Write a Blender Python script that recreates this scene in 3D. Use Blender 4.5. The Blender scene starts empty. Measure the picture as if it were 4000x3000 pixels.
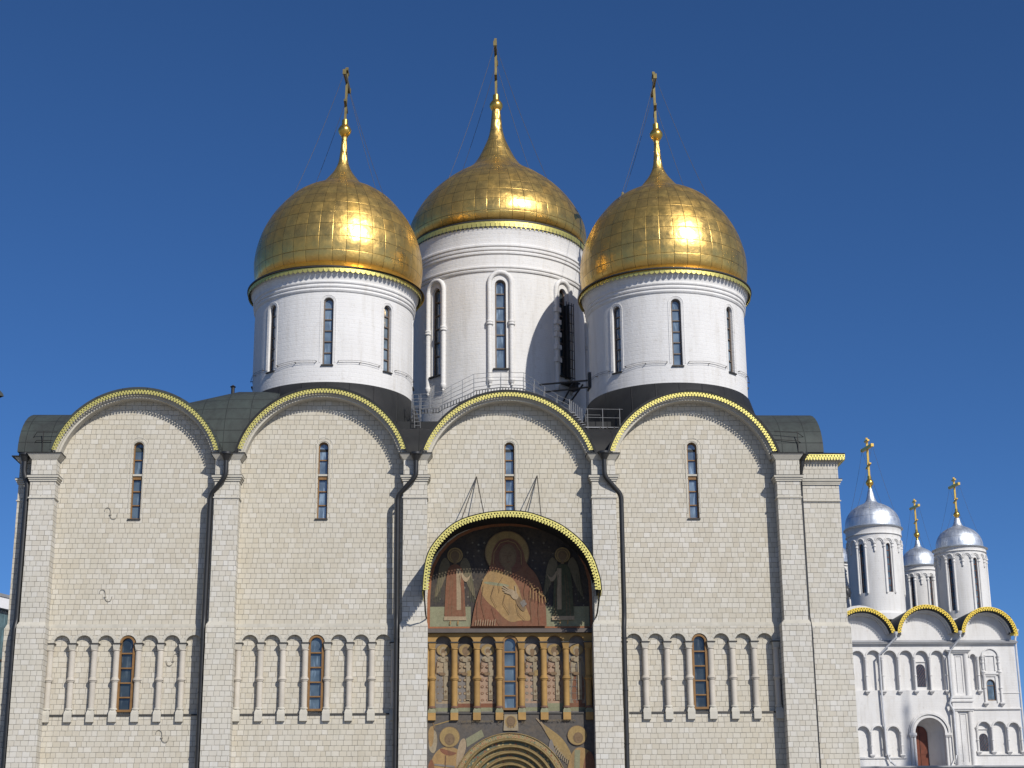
import bpy, bmesh, math, random
from math import sin, cos, pi, radians, sqrt, atan2, asin, acos
from mathutils import Vector, Matrix
from mathutils.geometry import tessellate_polygon
random.seed(7)
scene = bpy.context.scene
COL = scene.collection

# ------------------------------------------------------------------ camera, sky, sun
cam = bpy.data.cameras.new('camera'); cam_o = bpy.data.objects.new('camera', cam); COL.objects.link(cam_o)
PITCH, YAW, ROLL = .2881, .0366, -.0085
F = Vector((sin(YAW)*cos(PITCH), cos(YAW)*cos(PITCH), sin(PITCH)))
R_ = F.cross(Vector((0, 0, 1))).normalized(); U_ = R_.cross(F)
R2 = R_*cos(ROLL) + U_*sin(ROLL); U2 = U_*cos(ROLL) - R_*sin(ROLL)
cam_o.matrix_world = Matrix(((R2.x, U2.x, -F.x, 1.659), (R2.y, U2.y, -F.y, -74.815), (R2.z, U2.z, -F.z, 1.7), (0, 0, 0, 1)))
cam.sensor_width = 36; cam.lens = 6400/4000*36
cam.clip_start = .1; cam.clip_end = 5000
scene.camera = cam_o

SUN_EL, SUN_AZ = radians(36.5), radians(32)          # azimuth measured from the facade normal towards the right
w = bpy.data.worlds.new('World'); scene.world = w; w.use_nodes = True
nt = w.node_tree; nt.nodes.clear()
sky = nt.nodes.new('ShaderNodeTexSky'); sky.sky_type = 'NISHITA'; sky.sun_disc = False
sky.sun_elevation = SUN_EL; sky.sun_rotation = pi - SUN_AZ
sky.altitude = 150; sky.air_density = .62; sky.dust_density = .65; sky.ozone_density = 9.5
bg = nt.nodes.new('ShaderNodeBackground'); bg.inputs[1].default_value = .104
wo = nt.nodes.new('ShaderNodeOutputWorld')
hs = nt.nodes.new('ShaderNodeHueSaturation'); hs.inputs['Saturation'].default_value = 1.06
nt.links.new(sky.outputs[0], hs.inputs['Color']); nt.links.new(hs.outputs[0], bg.inputs[0]); nt.links.new(bg.outputs[0], wo.inputs[0])
sl = bpy.data.lights.new('sun', 'SUN'); sl.energy = 4.7; sl.angle = radians(.53); sl.color = (1, .955, .88)
so = bpy.data.objects.new('sun', sl); COL.objects.link(so)
sdir = Vector((sin(SUN_AZ)*cos(SUN_EL), -cos(SUN_AZ)*cos(SUN_EL), sin(SUN_EL)))
so.rotation_euler = sdir.to_track_quat('Z', 'Y').to_euler()
so.location = (30, -60, 60)
vs = scene.view_settings; vs.view_transform = 'Standard'; vs.look = 'None'; vs.exposure = 0; vs.gamma = 1

# ------------------------------------------------------------------ materials
class NT:
    def __init__(s, name):
        m = bpy.data.materials.new(name); m.use_nodes = True
        s.m = m; s.t = m.node_tree; s.n = s.t.nodes
        s.b = s.n['Principled BSDF']
    def node(s, typ, **kw):
        n = s.n.new(typ)
        for k, v in kw.items():
            if k.startswith('i_'): n.inputs[int(k[2:])].default_value = v
            else: setattr(n, k, v)
        return n
    def link(s, a, b): s.t.links.new(a, b)
    def math(s, op, a, b=None, c=None, clamp=False):
        n = s.n.new('ShaderNodeMath'); n.operation = op; n.use_clamp = clamp
        for i, v in enumerate((a, b, c)):
            if v is None: continue
            if isinstance(v, (int, float)): n.inputs[i].default_value = v
            else: s.link(v, n.inputs[i])
        return n.outputs[0]
    def mix(s, fac, a, b, blend='MIX'):
        n = s.n.new('ShaderNodeMix'); n.data_type = 'RGBA'; n.blend_type = blend
        for i, v in ((0, fac), (6, a), (7, b)):
            if isinstance(v, (int, float)): n.inputs[i].default_value = v
            elif isinstance(v, tuple): n.inputs[i].default_value = (*v, 1) if len(v) == 3 else v
            else: s.link(v, n.inputs[i])
        return n.outputs[2]
    def ramp(s, v, a, b, lo=0., hi=1., smooth=False):
        n = s.n.new('ShaderNodeMapRange')
        if smooth: n.interpolation_type = 'SMOOTHSTEP'
        s.link(v, n.inputs[0])
        for i, x in enumerate((a, b, lo, hi)): n.inputs[i+1].default_value = x
        return n.outputs[0]
    def pos(s): return s.node('ShaderNodeNewGeometry').outputs['Position']
    def noise(s, vec, scale, detail=4, rough=.55, dist=0.):
        n = s.node('ShaderNodeTexNoise'); s.link(vec, n.inputs['Vector'])
        n.inputs['Scale'].default_value = scale; n.inputs['Detail'].default_value = detail
        n.inputs['Roughness'].default_value = rough; n.inputs['Distortion'].default_value = dist
        return n.outputs[0]
    def scaled(s, vec, k):
        n = s.node('ShaderNodeVectorMath', operation='MULTIPLY'); s.link(vec, n.inputs[0]); n.inputs[1].default_value = k
        return n.outputs[0]
    def bump(s, h, strength, dist, normal=None):
        n = s.node('ShaderNodeBump'); n.inputs['Strength'].default_value = strength; n.inputs['Distance'].default_value = dist
        s.link(h, n.inputs['Height'])
        if normal is not None: s.link(normal, n.inputs['Normal'])
        s.link(n.outputs[0], s.b.inputs['Normal'])
        return n.outputs[0]
    def set(s, **kw):
        for k, v in kw.items():
            i = s.b.inputs[k.replace('_', ' ')]
            if hasattr(v, 'links') or hasattr(v, 'is_linked'): s.link(v, i)
            else: i.default_value = (*v, 1) if isinstance(v, tuple) and len(v) == 3 else v
        return s.m

def stone(name, base, alt, mortar=(.165, .15, .125), h=.235, bw=.29, streak=.0):
    """coursed limestone: random block widths in every course, each block its own tint"""
    s = NT(name); p = s.pos()
    sx = s.node('ShaderNodeSeparateXYZ'); s.link(p, sx.inputs[0])
    nz = s.noise(p, 1.3, 2)
    z = s.math('ADD', sx.outputs[2], s.math('MULTIPLY', s.math('SUBTRACT', nz, .5), .03))
    zr = s.math('DIVIDE', z, h); row = s.math('FLOOR', zr); fr = s.math('SUBTRACT', zr, row)
    dz = s.math('MULTIPLY', s.math('SUBTRACT', .5, s.math('ABSOLUTE', s.math('SUBTRACT', fr, .5))), h)
    u = s.math('ADD', sx.outputs[0], sx.outputs[1])
    ww = s.math('ADD', s.math('DIVIDE', u, bw), s.math('MULTIPLY', row, 37.713))
    v1 = s.node('ShaderNodeTexVoronoi', voronoi_dimensions='1D', feature='DISTANCE_TO_EDGE')
    v2 = s.node('ShaderNodeTexVoronoi', voronoi_dimensions='1D', feature='F1')
    for v in (v1, v2):
        s.link(ww, v.inputs['W']); v.inputs['Scale'].default_value = 1; v.inputs['Randomness'].default_value = .78
    dx = s.math('MULTIPLY', v1.outputs['Distance'], bw)
    d = s.math('MINIMUM', s.math('MULTIPLY', dx, 1.25), dz)
    joint = s.ramp(d, .005, .0175, 1, 0, True)
    sc = s.node('ShaderNodeSeparateColor'); s.link(v2.outputs['Color'], sc.inputs[0])
    r1, r2, r3 = sc.outputs[0], sc.outputs[1], sc.outputs[2]
    c = s.mix(s.ramp(r1, 0, 1, 0, 1), base, alt)
    c = s.mix(s.ramp(r2, .5, 1, 0, .8), c, tuple(x*k for x, k in zip(base, (1.13, 1.15, 1.22))))
    c = s.mix(s.ramp(r3, .6, 1, 0, .7), c, tuple(x*k for x, k in zip(base, (.84, .8, .74))))
    big = s.noise(p, .28, 5, .6)
    c = s.mix(s.ramp(big, .38, .68, 0, .5), c, tuple(x*k for x, k in zip(base, (.86, .85, .82))))
    st = s.noise(s.scaled(p, (2.2, 2.2, .22)), 1.0, 5, .62)
    c = s.mix(s.ramp(st, .52, .75, 0, .42), c, tuple(x*k for x, k in zip(base, (.75, .72, .66))))
    tone = s.noise(p, .11, 4, .6)
    c = s.mix(s.ramp(tone, .45, .7, 0, .5), c, tuple(x*k for x, k in zip(base, (1.0, .945, .82))))
    damp = s.math('MULTIPLY', s.ramp(s.noise(s.scaled(p, (1.1, 1.1, .35)), .9, 6, .7), .52, .7, 0, .38), s.ramp(s.noise(p, .2, 3), .42, .6, 0, 1))
    c = s.mix(damp, c, tuple(x*k for x, k in zip(base, (.70, .71, .66))))
    fine = s.noise(p, 26, 4, .7)
    c = s.mix(s.ramp(fine, .3, .75, 0, .18), c, tuple(x*.7 for x in base))
    jm = s.math('MULTIPLY', joint, s.ramp(s.noise(p, 5, 3), .32, .62, .35, .95))
    c = s.mix(jm, c, mortar)
    hgt = s.math('ADD', s.math('MULTIPLY', joint, -1.0), s.math('MULTIPLY', fine, .22))
    hgt = s.math('ADD', hgt, s.math('MULTIPLY', r2, .35))
    s.bump(hgt, .6, .012)
    return s.set(Base_Color=c, Roughness=.88, Specular_IOR_Level=.25)

def plain(name, col, rough=.8, metal=0., var=.18, scale=2.5, bump=.0, spec=.35, streak=.0, dirt=None):
    s = NT(name); p = s.pos()
    n = s.noise(p, scale, 6, .62)
    c = s.mix(s.ramp(n, .35, .7, 0, 1), col, tuple(x*(1-var) for x in col))
    if streak:
        st = s.noise(s.scaled(p, (3.0, 3.0, .25)), 1.0, 5, .6)
        c = s.mix(s.ramp(st, .52, .75, 0, streak), c, dirt or tuple(x*.6 for x in col))
    f = s.noise(p, 30, 3, .7)
    c = s.mix(s.ramp(f, .35, .8, 0, var*.7), c, tuple(x*.65 for x in col))
    if bump: s.bump(s.math('ADD', n, s.math('MULTIPLY', f, .4)), bump, .03)
    return s.set(Base_Color=c, Roughness=rough, Metallic=metal, Specular_IOR_Level=spec)

def plaster(name, col):
    s = NT(name); p = s.pos()
    c = s.mix(s.ramp(s.noise(p, .55, 6, .65), .4, .72, 0, .55), col, tuple(x*k for x, k in zip(col, (.88, .87, .86))))
    st = s.noise(s.scaled(p, (2.4, 2.4, .3)), 1.0, 6, .66)
    c = s.mix(s.ramp(st, .5, .74, 0, .55), c, tuple(x*k for x, k in zip(col, (.74, .71, .66))))
    sp = s.noise(p, 3.2, 6, .75)
    c = s.mix(s.ramp(sp, .58, .74, 0, .5), c, tuple(x*k for x, k in zip(col, (.6, .55, .5))))
    # faint courses of painted brick under the whitewash
    sx = s.node('ShaderNodeSeparateXYZ'); s.link(p, sx.inputs[0])
    fr = s.math('FRACT', s.math('DIVIDE', s.math('ADD', sx.outputs[2], s.math('MULTIPLY', s.noise(p, 1.2, 2), .05)), .21))
    ln = s.ramp(s.math('ABSOLUTE', s.math('SUBTRACT', fr, .5)), .0, .09, 1, 0)
    rough_n = s.noise(p, 9, 5, .7)
    s.bump(s.math('ADD', s.math('MULTIPLY', ln, -.35), rough_n), .55, .025)
    return s.set(Base_Color=c, Roughness=.85, Specular_IOR_Level=.25)

def roof_metal(name, col, green, pitch=.62):
    s = NT(name); p = s.pos()
    sx = s.node('ShaderNodeSeparateXYZ'); s.link(p, sx.inputs[0])
    n = s.noise(p, .8, 6, .65); n2 = s.noise(s.scaled(p, (3, 3, .5)), 1.3, 5, .6)
    c = s.mix(s.ramp(n, .38, .66, 0, .8), col, green)
    c = s.mix(s.ramp(n2, .5, .75, 0, .5), c, tuple(x*.55 for x in col))
    def seam(v, pt, wd):
        fr = s.math('FRACT', s.math('DIVIDE', v, pt))
        return s.ramp(s.math('MULTIPLY', s.math('SUBTRACT', .5, s.math('ABSOLUTE', s.math('SUBTRACT', fr, .5))), pt), wd*.4, wd, 1, 0)
    sm = s.math('MAXIMUM', seam(sx.outputs[2], pitch, .028), seam(sx.outputs[0], 1.15, .028))
    c = s.mix(s.math('MULTIPLY', sm, .5), c, tuple(x*.4 for x in col))
    s.bump(s.math('ADD', sm, s.math('MULTIPLY', n, .5)), .5, .03)
    return s.set(Base_Color=c, Roughness=.6, Metallic=.0, Specular_IOR_Level=.22)

def dome_sheet(name, col, dark, orange, vfade, rough, stain, metal=1.0, seamdark=.75, tint=.34, dent=.35):
    """beaten sheets riveted over an onion dome: uv = (panel column, panel row)"""
    s = NT(name); p = s.pos()
    uv = s.node('ShaderNodeUVMap').outputs[0]
    sx = s.node('ShaderNodeSeparateXYZ'); s.link(uv, sx.inputs[0])
    u, v = sx.outputs[0], sx.outputs[1]
    iu, iv = s.math('FLOOR', u), s.math('FLOOR', v)
    fu, fv = s.math('SUBTRACT', u, iu), s.math('SUBTRACT', v, iv)
    du = s.math('SUBTRACT', .5, s.math('ABSOLUTE', s.math('SUBTRACT', fu, .5)))
    dv = s.math('SUBTRACT', .5, s.math('ABSOLUTE', s.math('SUBTRACT', fv, .5)))
    d = s.math('MINIMUM', s.math('ADD', du, s.ramp(v, vfade, vfade+.4, 0, .5)), dv)
    # dotted rivet line: the seam is broken along its length
    br = s.ramp(s.noise(p, 13, 2, .6), .35, .6, .6, 1)
    seam = s.math('MULTIPLY', s.ramp(d, .010, .034, 1, 0, True), br)
    cb = s.node('ShaderNodeCombineXYZ'); s.link(iu, cb.inputs[0]); s.link(iv, cb.inputs[1])
    wn = s.node('ShaderNodeTexWhiteNoise', noise_dimensions='3D'); s.link(cb.outputs[0], wn.inputs[0])
    sc = s.node('ShaderNodeSeparateColor'); s.link(wn.outputs['Color'], sc.inputs[0])
    c = s.mix(s.ramp(sc.outputs[0], .1, 1, 0, tint*2), col, dark)
    c = s.mix(s.ramp(sc.outputs[1], .6, 1, 0, .45), c, orange)
    pat = s.noise(p, .9, 7, .68)
    c = s.mix(s.ramp(pat, .45, .7, 0, .4), c, dark)
    spots = s.noise(p, 4.5, 7, .8)
    sm = s.math('MULTIPLY', s.ramp(spots, .56, .68, 0, stain), s.ramp(s.noise(p, .55, 3), .42, .62, 0, 1))
    c = s.mix(sm, c, (.09, .10, .06))
    c = s.mix(s.math('MULTIPLY', seam, seamdark), c, tuple(x*.13 for x in col))
    dents = s.noise(p, 1.9, 3, .5); fine = s.noise(p, 7, 3, .5)
    # every sheet bellies out a little and sits at its own slight angle
    belly = s.math('MULTIPLY', s.math('MULTIPLY', du, dv), 1.6)
    tilt = s.math('ADD', s.math('MULTIPLY', fu, s.math('SUBTRACT', sc.outputs[2], .5)), s.math('MULTIPLY', fv, s.math('SUBTRACT', sc.outputs[0], .5)))
    hgt = s.math('ADD', s.math('ADD', s.math('MULTIPLY', dents, 1.2), s.math('MULTIPLY', fine, .22)), s.math('ADD', belly, s.math('MULTIPLY', tilt, .55)))
    hgt = s.math('SUBTRACT', hgt, s.math('MULTIPLY', seam, .35))
    s.bump(hgt, dent, .06)
    rg = s.math('ADD', s.math('ADD', rough, s.math('MULTIPLY', sc.outputs[1], .06)), s.math('MULTIPLY', sm, .35))
    rg = s.math('ADD', rg, s.ramp(s.noise(p, 2.2, 5, .6), .35, .65, 0, .16))
    return s.set(Base_Color=c, Roughness=rg, Metallic=metal)

def ornament(name, ground, a, b, sc_, d=(.5, .42, .22)):
    """small painted leaf and rosette pattern"""
    s = NT(name); p = s.pos()
    v = s.node('ShaderNodeTexVoronoi', feature='F1'); s.link(p, v.inputs['Vector']); v.inputs['Scale'].default_value = sc_
    v.inputs['Randomness'].default_value = .55
    sc = s.node('ShaderNodeSeparateColor'); s.link(v.outputs['Color'], sc.inputs[0])
    c = s.mix(s.ramp(v.outputs['Distance'], .30, .42, 1, 0), ground, a)
    c = s.mix(s.math('MULTIPLY', s.ramp(sc.outputs[0], .5, .55, 0, 1), s.ramp(v.outputs['Distance'], .36, .44, 1, 0)), c, b)
    c = s.mix(s.ramp(v.outputs['Distance'], .12, .2, 1, 0), c, d)
    n = s.noise(p, 6, 5, .7)
    c = s.mix(s.ramp(n, .4, .75, 0, .45), c, tuple(x*.6 for x in ground))
    return s.set(Base_Color=c, Roughness=.85, Specular_IOR_Level=.2)

def glass(name, col, rough=.07, ior=1.9):
    s = NT(name); p = s.pos()
    n = s.noise(p, 1.1, 2); n2 = s.noise(p, .35, 2)
    c = s.mix(s.ramp(n, .35, .65, 0, 1), col, tuple(x*.45 for x in col))
    cur = s.noise(s.scaled(p, (7, 7, 1.1)), 1., 3, .5)
    c = s.mix(s.ramp(cur, .56, .66, 0, .5), c, tuple(min(1, x*2.0+.03) for x in col))
    s.bump(s.math('ADD', n, n2), .22, .12)
    return s.set(Base_Color=c, Roughness=rough, IOR=ior, Specular_IOR_Level=.6)

M = {}
M['stone_wall'] = stone('warm_limestone', (.525, .492, .418), (.50, .458, .378))
M['stone_pier'] = stone('grey_limestone', (.53, .508, .455), (.505, .472, .408), h=.235, bw=.30)
M['stone_trim'] = plain('cut_limestone', (.50, .47, .40), .85, var=.16, scale=1.4, bump=.25, streak=.35)
M['stone_column'] = plain('column_limestone', (.52, .475, .405), .82, var=.2, scale=1.1, bump=.15, streak=.3)
M['plaster'] = plaster('whitewashed_plaster', (.655, .645, .63))
M['plaster_far'] = plaster('white_church_plaster', (.63, .62, .605))
M['roof_black'] = roof_metal('black_roof_sheet', (.019, .019, .020), (.024, .025, .025), 5)
M['roof_green'] = roof_metal('green_black_roof_sheet', (.040, .044, .042), (.055, .068, .062))
M['gold'] = dome_sheet('gilded_dome_sheet', (.64, .43, .125), (.50, .325, .105), (.66, .38, .08), 10.0, .24, .95, metal=.84, tint=.30, dent=.36, seamdark=.8)
M['silver'] = dome_sheet('silver_dome_sheet', (.60, .635, .68), (.50, .535, .58), (.62, .65, .69), 50, .40, .1, .85, .6, .25, .25)
M['gold_trim'] = plain('gilded_trim_sheet', (.66, .575, .18), .46, .75, var=.14, scale=6, bump=.35)
M['gold_bright'] = plain('bright_gilded_trim', (.86, .60, .10), .36, .85, var=.14, scale=6, bump=.35)
M['gold_smooth'] = plain('gilded_smooth_metal', (.80, .50, .11), .30, .92, var=.2, scale=5, bump=.08)
M['gold_cross'] = plain('weathered_gilt_cross', (.20, .16, .065), .55, .6, var=.3, scale=4, bump=.1)
M['iron'] = plain('dark_iron', (.045, .042, .040), .55, .3, var=.3, scale=5)
M['chain'] = plain('guy_chain_steel', (.07, .062, .055), .6, .3, var=.2)
M['anchor'] = plain('painted_wall_anchor', (.34, .31, .25), .7, .0, var=.3)
M['pipe'] = plain('black_painted_pipe', (.022, .022, .022), .42, .0, var=.35, scale=2, bump=.1, spec=.5)
M['rail'] = plain('galvanised_rail', (.28, .28, .28), .5, .5, var=.25, scale=4)
M['wood'] = plain('varnished_window_wood', (.235, .125, .042), .5, var=.35, scale=5, bump=.1, streak=.4)
M['wood_grey'] = plain('weathered_window_wood', (.16, .125, .10), .6, var=.35, scale=5, bump=.1)
M['glass'] = glass('sky_window_glass', (.16, .215, .27))
M['glass_dark'] = glass('dark_window_glass', (.035, .046, .052), ior=1.6)
M['glass_mid'] = glass('portal_window_glass', (.09, .125, .155), ior=1.7)
M['sill'] = plain('dark_sheet_sill', (.05, .047, .043), .5, .2, var=.3)
M['black'] = plain('black_shadow_void', (.012, .011, .010), .9, var=.1)
M['ochre'] = plain('ochre_painted_stone', (.36, .215, .07), .75, var=.32, scale=1.8, bump=.15, streak=.5)
M['brownband'] = plain('red_brown_painted_ring', (.16, .085, .055), .75, var=.3, scale=3)
M['ledge'] = plain('grey_brown_ledge', (.085, .07, .062), .7, var=.25, scale=2)
M['white_pipe'] = plain('white_painted_pipe', (.55, .56, .58), .5, var=.2)
M['grey_ledge'] = plain('grey_sheet_ledge', (.34, .345, .36), .5, .2, var=.2)
M['door'] = plain('red_brown_door_paint', (.16, .042, .018), .45, var=.4, scale=2.5, bump=.1, streak=.4)
M['lattice'] = plain('red_window_lattice', (.20, .075, .04), .6, var=.3)
def paint(name, col, var=.28):
    """old fresco: the colour is worn through to a dusty brown ground and crazed with fine flecks"""
    t = NT('fresco_'+name); p = t.pos()
    c = t.mix(t.ramp(t.noise(p, 1.1, 6, .65), .3, .7, .2, .6), col, (.14, .105, .065))
    c = t.mix(t.ramp(t.noise(p, 7, 6, .75), .42, .66, 0, .55), c, tuple(x*.55 for x in col))
    c = t.mix(t.ramp(t.noise(p, 18, 5, .8), .5, .7, 0, .4), c, tuple(min(1, x*1.25+.02) for x in col))
    st = t.noise(t.scaled(p, (4, 4, .5)), 1.0, 5, .6)
    c = t.mix(t.ramp(st, .5, .75, 0, .35), c, (.09, .072, .052))
    M[name] = t.set(Base_Color=c, Roughness=.92, Specular_IOR_Level=.12)
paint('p_night', (.020, .024, .034)); paint('p_red', (.20, .075, .045)); paint('p_darkred', (.15, .055, .042)); paint('p_ochre', (.36, .225, .095))
paint('p_halo', (.34, .235, .095)); paint('p_skin', (.20, .13, .075)); paint('p_sage', (.24, .25, .16)); paint('p_green', (.045, .065, .04))
paint('p_wing', (.15, .13, .085)); paint('p_cream', (.33, .275, .19)); paint('p_border', (.33, .12, .055)); paint('p_line', (.14, .075, .045))
paint('p_pink', (.40, .27, .19)); paint('p_grey', (.20, .19, .185)); paint('p_slate', (.075, .078, .085)); paint('p_star', (.20, .19, .155)); paint('p_brown', (.17, .11, .065)); paint('p_tan', (.38, .29, .19)); paint('p_letter', (.21, .16, .09))
M['orn1'] = ornament('portal_ornament_red', (.26, .20, .10), (.22, .075, .04), (.10, .13, .09), 7.5)
M['orn2'] = ornament('portal_ornament_green', (.10, .115, .085), (.35, .25, .11), (.22, .08, .045), 6)
M['goldroll'] = plain('gilt_portal_moulding', (.24, .17, .07), .6, .2, var=.35, scale=5, bump=.2)

# ------------------------------------------------------------------ mesh helpers
class MB:
    def __init__(s): s.v = []; s.f = []; s.mi = []; s.sm = []; s.T = None; s.uv = None
    def add(s, vs, fs, mat=0, smooth=False):
        o = len(s.v)
        for p in vs:
            p = Vector(p)
            s.v.append(tuple(s.T(p)) if s.T else tuple(p))
        for f in fs: s.f.append(tuple(o+i for i in f)); s.mi.append(mat); s.sm.append(smooth)
    def box(s, x0, x1, y0, y1, z0, z1, mat=0):
        v = [(x, y, z) for x in (x0, x1) for y in (y0, y1) for z in (z0, z1)]
        s.add(v, [(0, 1, 3, 2), (4, 6, 7, 5), (0, 4, 5, 1), (2, 3, 7, 6), (0, 2, 6, 4), (1, 5, 7, 3)], mat)
    def frustum(s, a, b, mat=0):      # a, b = (x0,x1,y0,y1,z): lower and upper rectangle
        v = []
        for (x0, x1, y0, y1, z) in (a, b): v += [(x0, y0, z), (x1, y0, z), (x1, y1, z), (x0, y1, z)]
        s.add(v, [(3, 2, 1, 0), (4, 5, 6, 7)] + [(i, (i+1) % 4, 4+(i+1) % 4, 4+i) for i in range(4)], mat)
    def poly(s, pts, y, mat=0):       # flat polygon in the xz plane
        s.add([(x, y, z) for x, z in pts], [tuple(range(len(pts)))], mat)
    def prism(s, pts, y0, y1, mat=0, smooth=False):
        n = len(pts)
        s.add([(x, y0, z) for x, z in pts]+[(x, y1, z) for x, z in pts], [tuple(range(n)), tuple(range(2*n-1, n-1, -1))], mat)
        s.add([(x, y0, z) for x, z in pts]+[(x, y1, z) for x, z in pts], [(i, n+i, n+(i+1) % n, (i+1) % n) for i in range(n)], mat, smooth)
    def strip(s, A, B, mat=0, smooth=False, closed=False):
        n = len(A); m = n if closed else n-1
        s.add(list(A)+list(B), [(i, (i+1) % n, n+(i+1) % n, n+i) for i in range(m)], mat, smooth)
    def lathe(s, prof, cx=0, cy=0, seg=48, a0=0, a1=2*pi, mat=0, smooth=True):
        full = abs(a1-a0-2*pi) < 1e-6; n = seg if full else seg+1
        v = []
        for r, z in prof:
            for k in range(n):
                a = a0+(a1-a0)*k/seg; v.append((cx+r*sin(a), cy-r*cos(a), z))
        fs = []
        for j in range(len(prof)-1):
            for k in range(seg):
                k2 = (k+1) % n if full else k+1
                fs.append((j*n+k, j*n+k2, (j+1)*n+k2, (j+1)*n+k))
        s.add(v, fs, mat, smooth)
    def tube(s, pts, r, n=6, mat=0, closed=False, caps=True):
        pts = [Vector(p) for p in pts]; m = len(pts); v = []; up = Vector((.13, .37, .92)).normalized()
        for i, p in enumerate(pts):
            a = pts[i-1] if (i or closed) else p
            b = pts[(i+1) % m] if (i < m-1 or closed) else p
            t = (b-a).normalized()
            x = t.cross(up)
            if x.length < .05: x = t.cross(Vector((1, 0, 0)))
            x.normalize(); y = t.cross(x)
            rr = r[i] if isinstance(r, (list, tuple)) else r
            v += [p+x*rr*cos(2*pi*k/n)+y*rr*sin(2*pi*k/n) for k in range(n)]
        fs = []
        for i in range(m if closed else m-1):
            for k in range(n):
                j = (i+1) % m
                fs.append((i*n+k, i*n+(k+1) % n, j*n+(k+1) % n, j*n+k))
        s.add(v, fs, mat, n > 4)
        if caps and not closed: s.add(v[:n], [tuple(range(n))], mat); s.add(v[-n:], [tuple(range(n-1, -1, -1))], mat)
    def sheet(s, outer, holes, y, mat=0, depth=0, rmat=None):
        """planar wall with holes, and the reveals of the holes running back by depth"""
        loops = [outer]+[h for h in holes]
        flat = [p for l in loops for p in l]
        tri = tessellate_polygon([[Vector((x, z, 0)) for x, z in l] for l in loops])
        fs = []
        for t in tri:
            a, b, c = [flat[i] for i in t]
            cr = (b[0]-a[0])*(c[1]-a[1])-(b[1]-a[1])*(c[0]-a[0])
            if abs(cr) < 1e-9: continue
            fs.append(tuple(t) if cr > 0 else tuple(reversed(t)))
        s.add([(x, y, z) for x, z in flat], fs, mat)
        if depth:
            for h in holes:
                s.strip([(x, y, z) for x, z in h], [(x, y+depth, z) for x, z in h], mat if rmat is None else rmat, False, True)
    def build(s, name, mats, parent=None, loc=None, solid=0, **props):
        me = bpy.data.meshes.new(name); me.from_pydata(s.v, [], s.f)
        if not isinstance(mats, (list, tuple)): mats = [mats]
        for m in mats: me.materials.append(M[m] if isinstance(m, str) else m)
        me.polygons.foreach_set('material_index', s.mi); me.polygons.foreach_set('use_smooth', s.sm)
        if s.uv:
            l = me.uv_layers.new(name='UVMap'); d = []
            for p in me.polygons: d += s.uv[p.index]
            l.data.foreach_set('uv', [c for q in d for c in q])
        else:
            bm = bmesh.new(); bm.from_mesh(me); bmesh.ops.remove_doubles(bm, verts=bm.verts, dist=1e-5)
            bmesh.ops.recalc_face_normals(bm, faces=bm.faces)
            for e in bm.edges:
                if len(e.link_faces) == 2 and e.calc_face_angle(0) > .6: e.smooth = False
            bm.to_mesh(me); bm.free()
        me.update()
        o = bpy.data.objects.new(name, me); COL.objects.link(o)
        if parent: o.parent = parent
        if loc: o.location = loc
        if solid:
            md = o.modifiers.new('thickness', 'SOLIDIFY'); md.thickness = solid; md.offset = 0
        for k, v in props.items(): o[k] = v
        return o

def empty(name, label, cat, loc=(0, 0, 0), group=None):
    o = bpy.data.objects.new(name, None); COL.objects.link(o); o.location = loc
    o['label'] = label; o['category'] = cat
    if group: o['group'] = group
    return o
def copy_part(o, parent, loc=None):
    c = o.copy(); COL.objects.link(c); c.parent = parent
    if loc is not None: c.location = loc
    for ch in list(o.children): copy_part(ch, c)
    return c
def arched(cx, w, z0, zt, n=10):
    r = w/2; zs = zt-r
    return [(cx-r, z0), (cx+r, z0)] + [(cx+r*cos(pi*k/n), zs+r*sin(pi*k/n)) for k in range(n+1)]
def arc(cx, cz, r, a0, a1, n):
    return [(cx+r*cos(a0+(a1-a0)*k/n), cz+r*sin(a0+(a1-a0)*k/n)) for k in range(n+1)]
def window(mb, cx, y, w, z0, zt, mull, ft=.07, fd=.09, mt=.06, fm=0, gm=1, n=10):
    """arched timber window in the plane y: ring frame, glazing bars, panes"""
    o = arched(cx, w, z0, zt, n); i = arched(cx, w-2*ft, z0+ft, zt-ft, n)
    P = lambda l, yy: [(x, yy, z) for x, z in l]
    mb.strip(P(o, y-fd), P(i, y-fd), fm, False, True); mb.strip(P(i, y-fd), P(i, y+.02), fm, False, True); mb.strip(P(o, y-fd), P(o, y+.02), fm, False, True)
    mb.poly(arched(cx, w-.01, z0+.01, zt-.01, n), y, gm)
    hw = w/2-ft
    for z in mull: mb.box(cx-hw, cx+hw, y-fd*.8, y-.004, z-mt/2, z+mt/2, fm)
def bridge_ring(mb, outer, inner, y, mat): mb.strip([(x, y, z) for x, z in outer], [(x, y, z) for x, z in inner], mat)
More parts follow.
